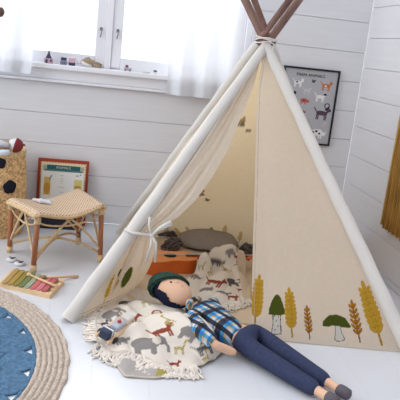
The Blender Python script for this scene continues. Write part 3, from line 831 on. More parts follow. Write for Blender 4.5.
def p_white(p, wd, h):
    p.C[:] = lin((228, 226, 222))
    l, r = -wd/2, wd/2
    p.poly([(l+.014, h-.14), (l+.052, h-.14), (l+.052, h-.050), (l+.050, h-.036), (l+.014, h-.036)], (206, 176, 104))
    p.ell(l+.033, h-.10, .018, .034, (196, 142, 62)); p.line([(l+.046, h-.05), (l+.056, h-.024)], .005, (70, 84, 80))
    p.poly([(r-.054, h-.10), (r-.008, h-.10), (r-.008, h-.042), (r-.054, h-.042)], (212, 196, 124)); p.ell(r-.032, h-.088, .02, .012, (184, 140, 70))
    for z, wl_ in ((.022, .018), (.040, .008), (.054, .02), (.068, .006), (.090, .03), (.12, .02)):
        p.line([(-.004-wl_/2, h-z), (-.004+wl_/2, h-z)], .0035, (190, 176, 140))
    p.line([(r-.045, h-.018), (r-.03, h-.018)], .004, (120, 110, 100)); p.ell(r-.02, h-.012, .004, .003, (70, 70, 60))
leaning('picture_book', 'white picture book with yellow pictures, leaning in front of the rust-red book', a0.x, a1.x, YB-.045, .03, (a0.z+a1.z)/2, .008, mat('white_cover', (226, 226, 224), .5), .13, p_white)
a0, a1 = atY(41, 198, YB-.07), atY(86, 200, YB-.07)
def p_dark(p, wd, h):
    p.C[:] = lin((44, 46, 58))
    for i in range(7):
        x = -.035+i*.013; p.poly([(x, h-.065), (x+.009, h-.065), (x+.008, h-.05), (x+.001, h-.05)], (214, 206, 178))
leaning('picture_book', 'dark navy book with cream blocks, lowest of the books behind the stool', a0.x, a1.x-.01, YB-.095, .002, .125, .012, mat('navy_cover', (44, 46, 58), .45), .2, p_dark)

# ------------------------------------------------------------------ xylophone
A_, B_, C_, D_ = fl(-1, 287), fl(50, 299), fl(64.5, 284), fl(12, 273)
xy = thing('toy_xylophone', 'toy wooden xylophone with mustard, green and pink bars', 'xylophone', (A_+C_)/2)
m_lw = mat('pale_beech', (222, 190, 150), .5, var=.08, vscale=20)
def lerp(a, b_, t): return a+(b_-a)*t
def quad(u, v, z): q = lerp(lerp(A_, B_, u), lerp(D_, C_, u), v); return Vector((q.x, q.y, z))
b = MB()
def slab(u0, u1, v0, v1, z0, z1):
    vs_ = [quad(u, v, z) for z in (z0, z1) for u, v in ((u0, v0), (u1, v0), (u1, v1), (u0, v1))]
    b.add(vs_, [(3, 2, 1, 0), (4, 5, 6, 7), (0, 1, 5, 4), (1, 2, 6, 5), (2, 3, 7, 6), (3, 0, 4, 7)])
slab(0, 1, 0, .10, 0, .020); slab(0, 1, .90, 1, 0, .020); slab(0, .05, .10, .90, 0, .020); slab(.955, 1, .10, .90, 0, .020)
slab(.02, .98, .08, .92, .004, .010)
b.build('wooden_frame', m_lw, xy)
cols = [(176, 146, 92), (168, 138, 70), (140, 126, 62), (112, 120, 76), (150, 164, 140), (196, 108, 106), (206, 122, 132), (184, 92, 100)]
for i, c in enumerate(cols):
    u = .06+.107*i; e = .02+.012*i
    p0, p1 = quad(u+.04, -.06+e, .0), quad(u+.04, 1.06-e, .0); ax = (p1-p0); Lx = ax.length; ang = math.atan2(ax.y, ax.x)
    wd = .0115; poly = []
    for s_, off in ((1, Lx-wd), (-1, wd)):
        for k in range(9):
            a = (-math.pi/2 if s_ > 0 else math.pi/2)+math.pi*k/8; poly.append((off+wd*math.cos(a), wd*math.sin(a)))
    Rm = Matrix.Rotation(ang, 3, 'Z')
    b = MB(); b.prism(poly, .0205, .0255, lambda v_: p0+Rm@v_)
    bb = b.build('tone_bar', mat('bar_paint_%d' % i, c, .35, .5), xy)
    b = MB(); b.ball(p0+Rm@Vector((.012, 0, .0265)), (.003, .003, .002), 8, 6); b.build('screw', mat('brushed_metal'), bb); b = MB(); b.ball(p0+Rm@Vector((Lx-.012, 0, .0265)), (.003, .003, .002), 8, 6); b.build('screw', mat('brushed_metal'), bb)
for v in (.2, .5, .8): q = quad(.975, v, .020); b = MB(); b.tube([q, q+Vector((0, 0, .012))], .004, 8); b.build('peg', m_lw, xy)
for (p, q, lab) in (((29, 274.5, .030), (57, 286.5, .036), 'wooden mallet lying across the xylophone bars'), ((44, 277.5, .032), (78, 276.5, .006), 'wooden mallet sticking out past the far side of the xylophone')):
    a, c_ = fl(*p), fl(*q); t = thing('mallet', lab, 'mallet', a, 'xylophone mallets')
    b = MB(); b.tube([a, c_], [.0045, .0065], 10); b.build('stick', mat('beech_stick', (220, 182, 142), .5), t)
    b = MB(); b.ball(a, .0105); b.build('mallet_head', mat('bar_paint_3') if p[0] > 40 else m_lw, t)

# castanets
for (x, y), lab in (((11.5, 261), 'white and black round wooden disc toy nearer the basket'), ((19.5, 265), 'white and black round wooden disc toy nearer the stool leg')):
    c = fl(x, y, 0); t = thing('castanet', lab, 'toy', c, 'black and white disc toys')
    R = Matrix.Rotation(.2, 3, 'X')
    b = MB(); b.lathe(c+Vector((0, 0, .0)), [(.021, .001), (.025, .005), (.025, .011), (.020, .015)], 24); b.build('disc', mat('white_paint', (214, 214, 220), .4), t)
    b = MB()
    b.lathe(c+Vector((.004, -.003, .015)), [(.010, 0), (.008, .003)], 16); b.build('black_dot', mat('black_paint', (26, 26, 32), .4), t)
    for a in (.6, 2.2): b = MB(); b.lathe(c+Vector((.016*math.cos(a), .016*math.sin(a), .0145)), [(.0055, 0), (.004, .002)], 12); b.build('black_dot', mat('black_paint'), t)

# ------------------------------------------------------------------ things on the sill
SZ = WZ0+.004; SYd = D-.02
def sill_pt(x, y=0):      # point on the ledge under a picture column
    z = SZ; best = None
    for yy_ in np.arange(40, 80, .25):
        q = fl(x, yy_, z)
        if abs(q.y-SYd) < .03: best = q; break
    q = best if best is not None else atY(x, 60, SYd); return Vector((q.x, SYd, z))
m_pk = mat('pink_wood', (206, 170, 184), .5); m_nv = mat('navy_wood', (58, 56, 86), .5); m_gy = mat('grey_wood', (140, 140, 160), .5)
m_w2 = mat('white_paint')
c = sill_pt(48.5); t = thing('toy_house', 'small pink toy block with a navy pointed roof at the left of the sill', 'toy', c)
b = MB(); b.box(c+Vector((0, 0, .014)), (.05, .03, .028), bev=.003); b.build('block', m_pk, t)
b = MB(); b.box(c+Vector((0, 0, .044)), (.034, .026, .032), taper=.15); b.ball(c+Vector((0, 0, .062)), .006); b.box(c+Vector((-.01, -.016, .012)), (.012, .003, .02)); b.box(c+Vector((.014, -.016, .016)), (.01, .003, .012)); b.build('roof', m_nv, t)
c = sill_pt(63.5); t = thing('toy_block', 'small navy and grey toy block standing between the two pink ones on the sill', 'toy', c)
b = MB(); b.box(c+Vector((0, 0, .012)), (.038, .028, .024), bev=.003); b.build('block', m_gy, t)
b = MB(); b.box(c+Vector((0, 0, .032)), (.030, .022, .018), bev=.002); b.box(c+Vector((-.006, -.015, .012)), (.006, .003, .008)); b.box(c+Vector((.006, -.015, .012)), (.006, .003, .008)); b.build('cap', m_nv, t)
c = sill_pt(72); t = thing('toy_block', 'small pink toy block with a dark base right beside the brown soft toy', 'toy', c)
b = MB(); b.box(c+Vector((0, 0, .030)), (.034, .026, .028), bev=.003); b.build('block', m_pk, t)
b = MB(); b.tube([c+Vector((-.018, -.004, .009)), c+Vector((.018, -.004, .009))], .009, 12); b.build('base', m_nv, t)
# brown soft toy lying on its side
c = sill_pt(90); c.y -= .0
t = thing('soft_toy', 'small brown soft toy with white belly lying on the window sill', 'toy', c)
m_br = mat('brown_plush', (158, 140, 116), .9, bump=.5, bscale=120)
b = MB(); b.tube([c+Vector(q) for q in ((-.050, 0, .030), (-.03, 0, .031), (-.005, 0, .028), (.02, 0, .022), (.035, 0, .018))], [.008, .019, .022, .018, .010], 14)
b.tube([c+Vector(q) for q in ((.02, -.008, .018), (.05, -.010, .012), (.066, -.010, .009))], [.010, .008, .006], 10); b.tube([c+Vector(q) for q in ((.02, .008, .026), (.05, .010, .024), (.068, .010, .018))], [.010, .008, .006], 10)
b.build('body', m_br, t)
b = MB(); b.tube([c+Vector(q) for q in ((-.048, -.012, .028), (-.02, -.016, .014), (.01, -.016, .010))], [.006, .010, .006], 10); b.build('belly', mat('white_fleece'), t)
b = MB(); b.tube([c+Vector(q) for q in ((-.045, 0, .038), (-.030, 0, .054), (-.004, 0, .056))], [.006, .005, .006], 8); b.build('arm', mat('pale_grey_felt'), t)
b = MB(); b.ball(c+Vector((-.057, 0, .028)), .011); b.build('head', mat('pale_grey_felt'), t)
c = sill_pt(127.5); t = thing('toy_car', 'tiny pink and plum toy car right of the window mullion', 'toy', c)
b = MB(); b.box(c+Vector((0, 0, .013)), (.044, .022, .016), bev=.004); b.build('car_body', mat('dusty_pink', (190, 168, 180), .5), t)
b = MB(); b.box(c+Vector((-.006, 0, .028)), (.018, .018, .014), bev=.003); b.build('cab', mat('plum', (116, 70, 92), .5), t)
for sx_ in (-.013, .013):
    b = MB(); b.tube([c+Vector((sx_, -.013, .007)), c+Vector((sx_, .013, .007))], .007, 14); b.build('wheel', m_gy, t)
for x, lab, r_ in ((146, 'tiny pale ring lying flat on the sill between toy car and right curtain', .013),):
    c = sill_pt(x); b = MB(); b.tube([c+Vector((r_*1.3*math.cos(a), r_*math.sin(a), .005)) for a in np.linspace(0, 2*math.pi, 30)], .0045, 8)
    tag(b.build('ring', mat('pale_wood_grey', (206, 204, 202), .5)), lab, 'toy')
c = sill_pt(155); t = thing('toy_mushroom', 'tiny white toy with a dark top on the sill, nearest the right curtain', 'toy', c)
b = MB(); b.lathe(c, [(.010, 0), (.011, .006), (.007, .014)], 16); b.build('base', m_w2, t)
b = MB(); b.lathe(c+Vector((0, 0, .013)), [(.010, 0), (.012, .003), (.003, .009)], 16); b.build('top', mat('black_paint'), t)

# ------------------------------------------------------------------ cushion in tent
m_cu = mat('grey_knit', (150, 143, 139), .95, .1, bump=.6, bscale=120, var=.08, vscale=60)
cc0 = fl(211, 254, .0); cc0.y += .13
cu = thing('floor_cushion', 'large dark grey cushion with tasselled corners at the back of the tent', 'cushion', cc0)
n, m = 72, 24
P = np.zeros((n, m*2, 3)); rx, ry, hz_ = .185, .15, .066
for i in range(n):
    a = 2*math.pi*i/n; e = (abs(math.cos(a))**2.6+abs(math.sin(a))**2.6)**(-1/2.6)
    for j in range(m*2):
        th = math.pi*j/(2*m-1); r = max(0, math.sin(th))**1.0; z = math.cos(th)
        zz = .018+ (hz_ if z > 0 else .018)*z*(1 if z > 0 else 1)
        P[i, j] = (cc0.x+rx*e*r*math.cos(a)*.93, cc0.y+ry*e*r*math.sin(a), zz+.012+.006*noise.noise(Vector((r*math.cos(a)*3, r*math.sin(a)*3, z))))
grid('cushion_body', P, m_cu, cu, close_u=True)
m_ta = mat('charcoal_yarn', (98, 91, 92), .95, bump=.5)
for sx_, sy_ in ((-1, -1), (-1, 1), (1, -1), (1, 1)):
    b = MB(); c = cc0+Vector((sx_*rx*.90, sy_*ry*.72, .032)); d = Vector((sx_*.9, sy_*.35, 0))
    for k in range(26):
        a = Vector((random.uniform(-1, 1), random.uniform(-1, 1), random.uniform(-.5, .8)))*.042
        e = c+d*.085+a; b.tube([c, lerp(c, e, .5)+a*.5+Vector((0, 0, .012)), Vector((e.x, e.y, max(.018, e.z-.012)))], [.007, .008, .005], 6)
    for k in range(9):
        a = Vector((random.uniform(-.5, 1)*sx_, random.uniform(-1, 1), random.uniform(-.3, .5)))*.035; b.ball(c+d*.045+a, .015, 8, 6, wob=.4)
    b.build('tassel', m_ta, cu)

# ------------------------------------------------------------------ guitar
g0 = fl(141.5, 275, .01); g1 = fl(262, 268, .05)
ax = Vector((g1.x-g0.x, g1.y-g0.y, 0)); Lg = ax.length; ga = math.atan2(ax.y, ax.x)+.0
RG = Matrix.Rotation(ga, 3, 'Z')
gt = thing('toy_guitar', 'small orange wooden guitar lying on the tent mat, partly under a blanket', 'guitar', g0)
half = [(0, .0), (.004, .045), (.02, .075), (.06, .09), (.10, .086), (.14, .066), (.17, .058), (.20, .066), (.23, .072), (.262, .06), (.278, .03), (.282, 0)]
out = polyline([Vector((x, -y, 0)) for x, y in half]+[Vector((x, y, 0)) for x, y in reversed(half[:-1])], 80)[:-1, :2]
sc = 1.05; cen = Vector((g0.x, g0.y, .011))+RG@Vector((0, .085, 0))
TG = lambda v_: cen+RG@v_
b = MB(); b.prism([(x*sc, y*sc) for x, y in out], 0, .066, TG); b.build('body', mat('orange_varnished_side', (214, 100, 36), .35, .5, var=.1), gt)
b = MB(); b.prism([(x*sc*1.0+.0, y*sc*1.012) for x, y in out], .066, .070, TG); b.build('soundboard', mat('orange_varnished_top', (232, 142, 76), .3, .5, var=.12, vscale=8, stretch=(1, 6, 1)), gt)
b = MB(); b.lathe(TG(Vector((.155, 0, .0702))), [(.036, 0), (.036, .0006)], 32); b.lathe(TG(Vector((.155, 0, .0706))), [(.031, 0), (.031, .0006)], 32)
b.m = [0]*(len(b.f)//2)+[1]*(len(b.f)-len(b.f)//2); b.build('sound_hole', [mat('cream_ring', (206, 160, 110), .5), mat('hole_dark', (30, 18, 14), .8)], gt)
b = MB(); b.box(TG(Vector((.055, 0, .074))), (.012, .06, .008), RG, bev=.002); b.build('bridge', mat('dark_walnut', (70, 42, 30), .4), gt)
b = MB(); b.box(TG(Vector((.415, 0, .066))), (.30, .036, .016), RG, bev=.004); b.build('neck', mat('orange_red_neck', (200, 84, 48), .35), gt)
b = MB(); b.box(TG(Vector((.40, 0, .0755))), (.33, .032, .004), RG); b.build('fretboard', mat('dark_walnut'), gt)
b = MB(); b.box(TG(Vector((.60, 0, .062))), (.085, .056, .014), RG, bev=.004); hs = b.build('headstock', mat('orange_red_neck'), gt)
for i in range(3):
    for s_ in (-1, 1): b = MB(); b.ball(TG(Vector((.575+.024*i, s_*.036, .062))), (.006, .008, .004), 8, 6); b.build('tuning_peg', mat('white_paint'), hs)
for i in range(4): y = -.010+.0067*i; b = MB(); b.tube([TG(Vector((.055, y, .0788))), TG(Vector((.60, y*.8, .079)))], .0007, 5); b.build('string', mat('pale_grey_felt'), gt)

# ------------------------------------------------------------------ blankets
m_bl = mat('woven_animal_blanket', attr='tint', rough=.95, spec=.1, bump=.5, bscale=260)
m_fr = mat('blanket_yarn', (224, 214, 204), .95, .1, var=.1)
GR, RU, OC, DG, LT = (132, 126, 124), (134, 66, 52), (166, 148, 84), (92, 88, 90), (218, 208, 197)
def arc_uv(P):
    n, m = P.shape[:2]
    U = np.concatenate([np.zeros((1, m)), np.cumsum(np.linalg.norm(np.diff(P, axis=0), axis=2), 0)])
    V = np.concatenate([np.zeros((n, 1)), np.cumsum(np.linalg.norm(np.diff(P, axis=1), axis=2), 1)], 1)
    return U, V
def fringe(b, pts, dirs, count, L, floor_z, r=.0032, curl=.02, rs=random):
    for k in range(count):
        t = (k+.5)/count*(len(pts)-1); i = int(t); f = t-i; i2 = min(i+1, len(pts)-1)
        p = Vector(pts[i])*(1-f)+Vector(pts[i2])*f; d = (Vector(dirs[i])*(1-f)+Vector(dirs[i2])*f).normalized()
        side = Vector((-d.y, d.x, 0)); l = L*rs.uniform(.7, 1.15); c1 = rs.uniform(-1, 1)*curl; c2 = rs.uniform(-1, 1)*curl*1.5
        q = []
        for s_ in range(6):
            a = s_/5; pos = p+d*(l*a)+side*(c1*math.sin(a*3)+c2*a*a)
            fz = floor_z(pos.x, pos.y) if callable(floor_z) else floor_z
            pos.z = max(fz+r*1.1+rs.uniform(0, .004), p.z-(p.z-fz)*min(1, a*1.6)-.0+.006*math.sin(a*math.pi)); q.append(pos)
        b.tube(q, [r*1.2, r, r, r*.95, r*.9, r*1.1], 5)

# front blanket, bunched on the floor under the doll
L_ = [fl(*q) for q in ((98, 346), (96, 322), (110, 301), (133, 290))]
B_l = [fl(*q) for q in ((98, 346), (112, 356), (134, 359), (160, 371), (190, 373), (213, 362))]
R_l = [fl(*q) for q in ((213, 362), (226, 352), (232, 335), (222, 315))]
T_l = [fl(*q) for q in ((133, 290), (160, 296), (190, 303), (222, 315))]
n, m = 230, 200
P = coons(B_l, R_l, T_l, L_, n, m)
X, Y = P[..., 0].copy(), P[..., 1].copy()
def gauss(X, Y, c, sx_, sy_, a=0):
    dx, dy = X-c[0], Y-c[1]; p, q = dx*math.cos(a)+dy*math.sin(a), -dx*math.sin(a)+dy*math.cos(a); return np.exp(-(p/sx_)**2-(q/sy_)**2)
def h_front(X, Y):
    h = .008*np.ones(X.shape)
    for (x, y, z), sx_, sy_, a, k in (((178, 330, .05), .13, .10, -.5, .10), ((150, 310, .04), .15, .06, -.3, .045), ((205, 345, .04), .08, .06, -.9, .05), ((150, 348, .03), .06, .05, .2, .04), ((118, 318, .02), .05, .07, .9, .030), ((130, 335, .02), .10, .022, .6, .022)):
        c = fl(x, y, z); h = h+k*gauss(X, Y, c, sx_, sy_, a)
    return h
uu = np.linspace(0, 1, n)[:, None]*np.ones((1, m)); vv = np.ones((n, 1))*np.linspace(0, 1, m)[None]
edge = np.minimum(1, 7*np.minimum(np.minimum(uu, 1-uu), vv))
hh_ = h_front(X, Y)
wr = .015*nz(X, Y, 8, 2)+.009*nz(X, Y, 20, 5)+.019*np.abs(np.sin(X*27+Y*19+3*nz(X, Y, 6, 9)))
Zf = np.maximum(.004, (hh_-.008)*edge+.008+wr*(.35+.65*edge))
P[..., 2] = Zf
ux, vx = P[..., 0].copy(), .75*P[..., 1]+1.1*P[..., 2]; xx, yy = project(P.reshape(-1, 3)); xx = xx.reshape(n, m); yy = yy.reshape(n, m)
pa = Paint(ux, vx, LT)
def stamp(pa, x, y, s, kind, c, c2=(208, 196, 184), a=0, U=None, V=None, xx_=None, yy_=None):
    u_, v_ = spot(x, y, U, V, xx_, yy_)
    s = s*.78; pa.frame(u_+s*.45*math.sin(a), v_-s*.45*math.cos(a), s, a); pa.beast(kind, c, c2)
K1 = dict(U=ux, V=vx, xx_=xx, yy_=yy)
for (x, y, s, kd, c, a) in ((112, 314, .11, 'elephant', GR, .6), (130, 318, .10, 'dog', RU, -.2), (122, 303, .07, 'rhino', DG, .2), (144, 304, .085, 'giraffe', OC, .3), (157, 314, .075, 'lion', (150, 92, 62), 0),
                            (162, 331, .115, 'dog', RU, .35), (167, 322, .08, 'giraffe', OC, 1.1), (192, 333, .12, 'elephant', GR, -.5), (148, 344, .155, 'elephant', GR, .1), (179, 348, .10, 'giraffe', OC, 0), (204, 348, .10, 'dog', DG, .4),
                            (205, 358, .08, 'giraffe', OC, .6), (104, 324, .06, 'dog', DG, .5), (120, 340, .08, 'rhino', GR, .4), (174, 364, .06, 'dog', RU, 0)):
    stamp(pa, x, y, s, kd, c, a=a, **K1)
pa.C[(vv < .022)] = lin((196, 184, 170))
bl = thing('animal_blanket', 'cream woven blanket with animal pattern, bunched on the floor under the doll', 'blanket', Vector((float(X.mean()), float(Y.mean()), 0)))
grid('blanket_cloth', P, m_bl, bl, C=pa.C, thick=.004)
b = MB()
pts = [P[i, 0] for i in range(0, n, 3)]; d = []
for i in range(0, n, 3):
    tgt = P[i, 0]-P[i, 14]; tgt[2] = 0; d.append(tgt)
fringe(b, pts[:26], d[:26], 70, .07, 0, curl=.026); fringe(b, pts[24:64], d[24:64], 130, .05, 0, curl=.032, r=.0034)
fringe(b, [Vector(p)+Vector((0, 0, .012)) for p in pts[22:62]], d[22:62], 130, .04, 0, curl=.03, r=.0034)
ptl = [P[0, j] for j in range(0, m, 4)]; dl = [np.array((*(P[0, j]-P[12, j])[:2], 0)) for j in range(0, m, 4)]
fringe(b, ptl[:34], dl[:34], 80, .055, 0, curl=.02)
b.build('fringe', m_fr, bl)['kind'] = 'stuff'
# grey reverse side showing under the front edge
q = [fl(*q_) for q_ in ((112, 360), (124, 378), (158, 380), (196, 371))]; q2 = [fl(*q_) for q_ in ((128, 345), (140, 352), (165, 358), (196, 360))]
n2, m2_ = 90, 30; Pg = coons(q, [q[-1], q2[-1]], q2, [q[0], q2[0]], n2, m2_)
for i in range(n2):
    for j in range(m2_): Pg[i, j, 2] = .004+.009*abs(math.sin(i*.09))*min(1, j/8)+.003*noise.noise(Vector((i*.1, j*.1, 0)))
Cg = np.zeros((n2, m2_, 3)); Cg[:] = lin((164, 158, 154)); Cg[52:62, :24] = lin((160, 146, 84)); Cg[:, :2] = lin((188, 178, 166))
grid('grey_underside', Pg, m_bl, bl, C=Cg, thick=.004, label='plain grey reverse side with an olive stripe')

# back blanket draped over the guitar
q_l = [fl(*q_) for q_ in ((196, 310), (190, 304), (186, 296), (185, 287))]
q_t = [fl(*q_) for q_ in ((185, 287), (203, 276), (226, 267), (246, 275))]
q_r = [fl(*q_) for q_ in ((250, 305), (250, 295), (248, 285), (244, 275))]
q_b = [fl(*q_) for q_ in ((196, 308), (215, 312), (235, 308), (250, 305))]
n, m = 170, 170
P = coons(q_b, q_r, q_t, q_l, n, m); X, Y = P[..., 0].copy(), P[..., 1].copy()
uu = np.linspace(0, 1, n)[:, None]*np.ones((1, m)); vv = np.ones((n, 1))*np.linspace(0, 1, m)[None]
Xl = (X-cen.x)*math.cos(ga)+(Y-cen.y)*math.sin(ga); Yl = -(X-cen.x)*math.sin(ga)+(Y-cen.y)*math.cos(ga)
def box_h(Xl, Yl, x0, x1, y0, y1, h, s=.03):
    f = lambda t: 1/(1+np.exp(-np.clip(t, -50, 50)/s*4))
    return h*f(Xl-x0)*f(x1-Xl)*f(Yl-y0)*f(y1-Yl)
gh = np.maximum(box_h(Xl, Yl, -.03, .34, -.13, .12, .100), box_h(Xl, Yl, .2, .8, -.055, .06, .100))
Z = .016+gh
for (x, y, z), sx_, sy_, a, k in (((231, 256, .1), .05, .08, .4, .024), ((200, 270, .08), .05, .09, -.7, .03), ((222, 275, .06), .04, .12, -.3, .045), ((212, 298, .03), .09, .05, 0, .03), ((240, 262, .1), .03, .10, .1, .025)):
    c = fl(x, y, z); Z = Z+k*gauss(X, Y, c, sx_, sy_, a)
Z += .010*nz(X, Y, 12, 3)+.010*np.abs(np.sin(X*38-Y*18+2.5*nz(X, Y, 7, 4)))
P[..., 2] = np.maximum(Z, .014)
ux, vx = P[..., 0].copy(), .75*P[..., 1]+1.1*P[..., 2]; xx, yy = project(P.reshape(-1, 3)); xx = xx.reshape(n, m); yy = yy.reshape(n, m)
pa = Paint(ux, vx, LT); K2 = dict(U=ux, V=vx, xx_=xx, yy_=yy)
for (x, y, s, kd, c, a) in ((190, 272, .10, 'rhino', GR, -.6), (201, 266, .07, 'giraffe', OC, 0), (216, 261, .10, 'rhino', DG, -.1), (232, 252, .09, 'elephant', GR, .3), (215, 282, .12, 'dog', RU, -.5), (224, 270, .10, 'giraffe', OC, .8),
                            (209, 272, .07, 'giraffe', OC, .4), (233, 283, .11, 'elephant', DG, .1), (238, 262, .09, 'dog', RU, 1.4), (222, 293, .09, 'rhino', GR, 0), (232, 297, .08, 'dog', RU, -.2), (205, 290, .09, 'rhino', GR, .5), (240, 290, .05, 'dog', RU, 0)):
    stamp(pa, x, y, s, kd, c, a=a, **K2)
pa.C[uu > .86] = lin((206, 188, 166))
bb = thing('animal_blanket', 'cream woven blanket with animal pattern, draped over the orange guitar', 'blanket', Vector((float(X.mean()), float(Y.mean()), 0)))
grid('blanket_cloth', P, m_bl, bb, C=pa.C, thick=.004)
b = MB(); pts = [P[i, 0] for i in range(70, n, 4)]; d = [np.array((*(P[i, 0]-P[i, 10])[:2], 0)) for i in range(70, n, 4)]
fringe(b, pts, d, 44, .045, .011, curl=.015); b.build('fringe', m_fr, bb)['kind'] = 'stuff'

# ------------------------------------------------------------------ toy truck on the blanket
a_, e_ = fl(103, 337, .050), fl(132, 316, .060); dv = e_-a_; ta = math.atan2(dv.y, dv.x)
RTk = Matrix.Rotation(ta, 3, 'Z') @ Matrix.Rotation(-.06, 3, 'Y') @ Matrix.Rotation(.22, 3, 'X')
Tt = lambda x, y, z: (a_+dv*.5)+RTk@Vector((x, y, z))
Ld = dv.length
tk = thing('toy_truck', 'small wooden toy truck with navy cab and grey box on the blanket', 'toy truck', Tt(0, 0, -.02))
b = MB(); b.box(Tt(-Ld*.06, -.027, -.008), (Ld*.95, .012, .014), RTk, bev=.003); b.build('side_rail', mat('beech_stick'), tk)
b = MB(); b.box(Tt(-Ld*.10, .027, -.006), (Ld*.85, .012, .014), RTk, bev=.003); b.build('side_rail', mat('beech_stick'), tk)
b = MB(); b.box(Tt(-Ld*.40, 0, .008), (.040, .044, .040), RTk, bev=.005); cb = b.build('cab', mat('navy_gloss', (40, 50, 76), .35), tk)
b = MB(); b.box(Tt(-Ld*.40+.004, 0, .0085), (.008, .046, .042), RTk); b.build('white_band', mat('white_paint'), cb)
b = MB(); b.box(Tt(-Ld*.02, 0, .006), (.060, .036, .024), RTk, bev=.004); bx_ = b.build('grey_box', mat('light_grey_paint', (180, 184, 194), .45), tk)
b = MB(); b.lathe(Tt(-.0, 0, .021), [(.008, 0), (.007, .004)], 16, RTk); b.build('red_button', mat('red_paint', (190, 40, 44), .4), bx_)
b = MB(); b.box(Tt(Ld*.33, .0, .006), (.045, .040, .026), RTk, bev=.004); b.build('rear_box', mat('cream_paint', (214, 208, 200), .5), tk)
for s_, k in ((-Ld*.34, -.036), (Ld*.18, -.036), (-Ld*.34, .036), (Ld*.18, .036)):
    Rw = RTk @ Matrix.Rotation(math.pi/2, 3, 'X')
    b = MB(); b.lathe(Tt(s_, k+.004, -.012), [(.013, 0), (.015, .003), (.013, .008)], 20, Rw); b.build('wheel', mat('white_paint' if s_ > 0 else 'black_paint'), tk)

# ------------------------------------------------------------------ rag doll
m_skin = mat('peach_cotton', (222, 180, 152), .85, .15, bump=.15, bscale=300)
m_jean = mat('navy_denim', (52, 59, 86), .85, .2, bump=.3, bscale=260, var=.12, vscale=60)
def skin_mesh(name, chains, material, parent, sub=2):
    verts = []; edges = []; rad = []; key = {}
    for ch in chains:
        prev = None
        for p, r in ch:
            k = tuple(round(v_, 4) for v_ in p)
            if k not in key: key[k] = len(verts); verts.append(p); rad.append(r if hasattr(r, '__len__') else (r, r))
            i = key[k]
            if prev is not None and prev != i: edges.append((prev, i))
            prev = i
    me = bpy.data.meshes.new(name); me.from_pydata([tuple(v_) for v_ in verts], edges, []); me.update()
    o = bpy.data.objects.new(name, me); COL.objects.link(o)
    sk = o.modifiers.new('skin', 'SKIN'); me.skin_vertices or None
    sk.use_smooth_shade = True; sk.branch_smoothing = .4
    if not me.skin_vertices:
        bpy.context.view_layer.objects.active = o
    for i, r in enumerate(rad): me.skin_vertices[0].data[i].radius = r
    me.skin_vertices[0].data[0].use_root = True
    s_ = o.modifiers.new('sub', 'SUBSURF'); s_.levels = sub; s_.render_levels = sub
    dg = bpy.context.evaluated_depsgraph_get(); dg.update()
    nm = bpy.data.meshes.new_from_object(o.evaluated_get(dg)); bpy.data.objects.remove(o)
    nm.materials.clear(); nm.materials.append(material)
    nm.polygons.foreach_set('use_smooth', [True]*len(nm.polygons))
    o = bpy.data.objects.new(name, nm); COL.objects.link(o)
    if parent: attach(o, parent)
    return o
head = fl(173.5, 292, .115)
neck = fl(194, 306, .092)
chest = fl(208, 317, .085); belly = fl(226, 330, .078); hip = fl(243, 339, .068)
shN, shF = fl(189, 315, .100), fl(212, 300, .075)
hipN, hipF = fl(246, 346, .052), fl(256, 333, .052)
kneeN, kneeF = fl(284, 370, .042), fl(292, 358, .042)
ankN, ankF = fl(322, 393.5, .030), fl(333, 386, .030)
toeN, toeF = fl(338, 403, .030), fl(350, 396, .030)
elb = fl(202, 332, .105); wri = fl(216, 345, .080); hnd = fl(230, 351, .050)
elF = fl(224, 320, .040); wrF = fl(234, 330, .035)
doll = thing('rag_doll', 'large rag doll in green beanie, blue plaid shirt and navy jeans lying on the blanket', 'doll', Vector((hip.x, hip.y, 0)))
hx_ = (head-neck).normalized()
body = skin_mesh('body', [
    [(hip, .042), (belly, .044), (chest, .046), (neck, .022), (lerp(neck, head, .35), .026)],
    [(chest, .046), (lerp(chest, shN, .8), .022), (elb, .015), (wri, .016), (hnd, .018), (fl(237, 353.5, .042), .011)],
    [(chest, .046), (lerp(chest, shF, .8), .024), (elF, .015), (wrF, .013)],
    [(hip, .042), (hipN, .030), (kneeN, .022), (ankN, .017), (lerp(ankN, toeN, .75), .017)],
    [(hip, .042), (hipF, .030), (kneeF, .022), (ankF, .017), (lerp(ankF, toeF, .75), .017)]], m_skin, doll)
# fingers: short stubs of a mitten-like stuffed hand
fd = (fl(237, 353.5, .042)-hnd).normalized(); sdv = fd.cross(Vector((0, 0, 1))).normalized()
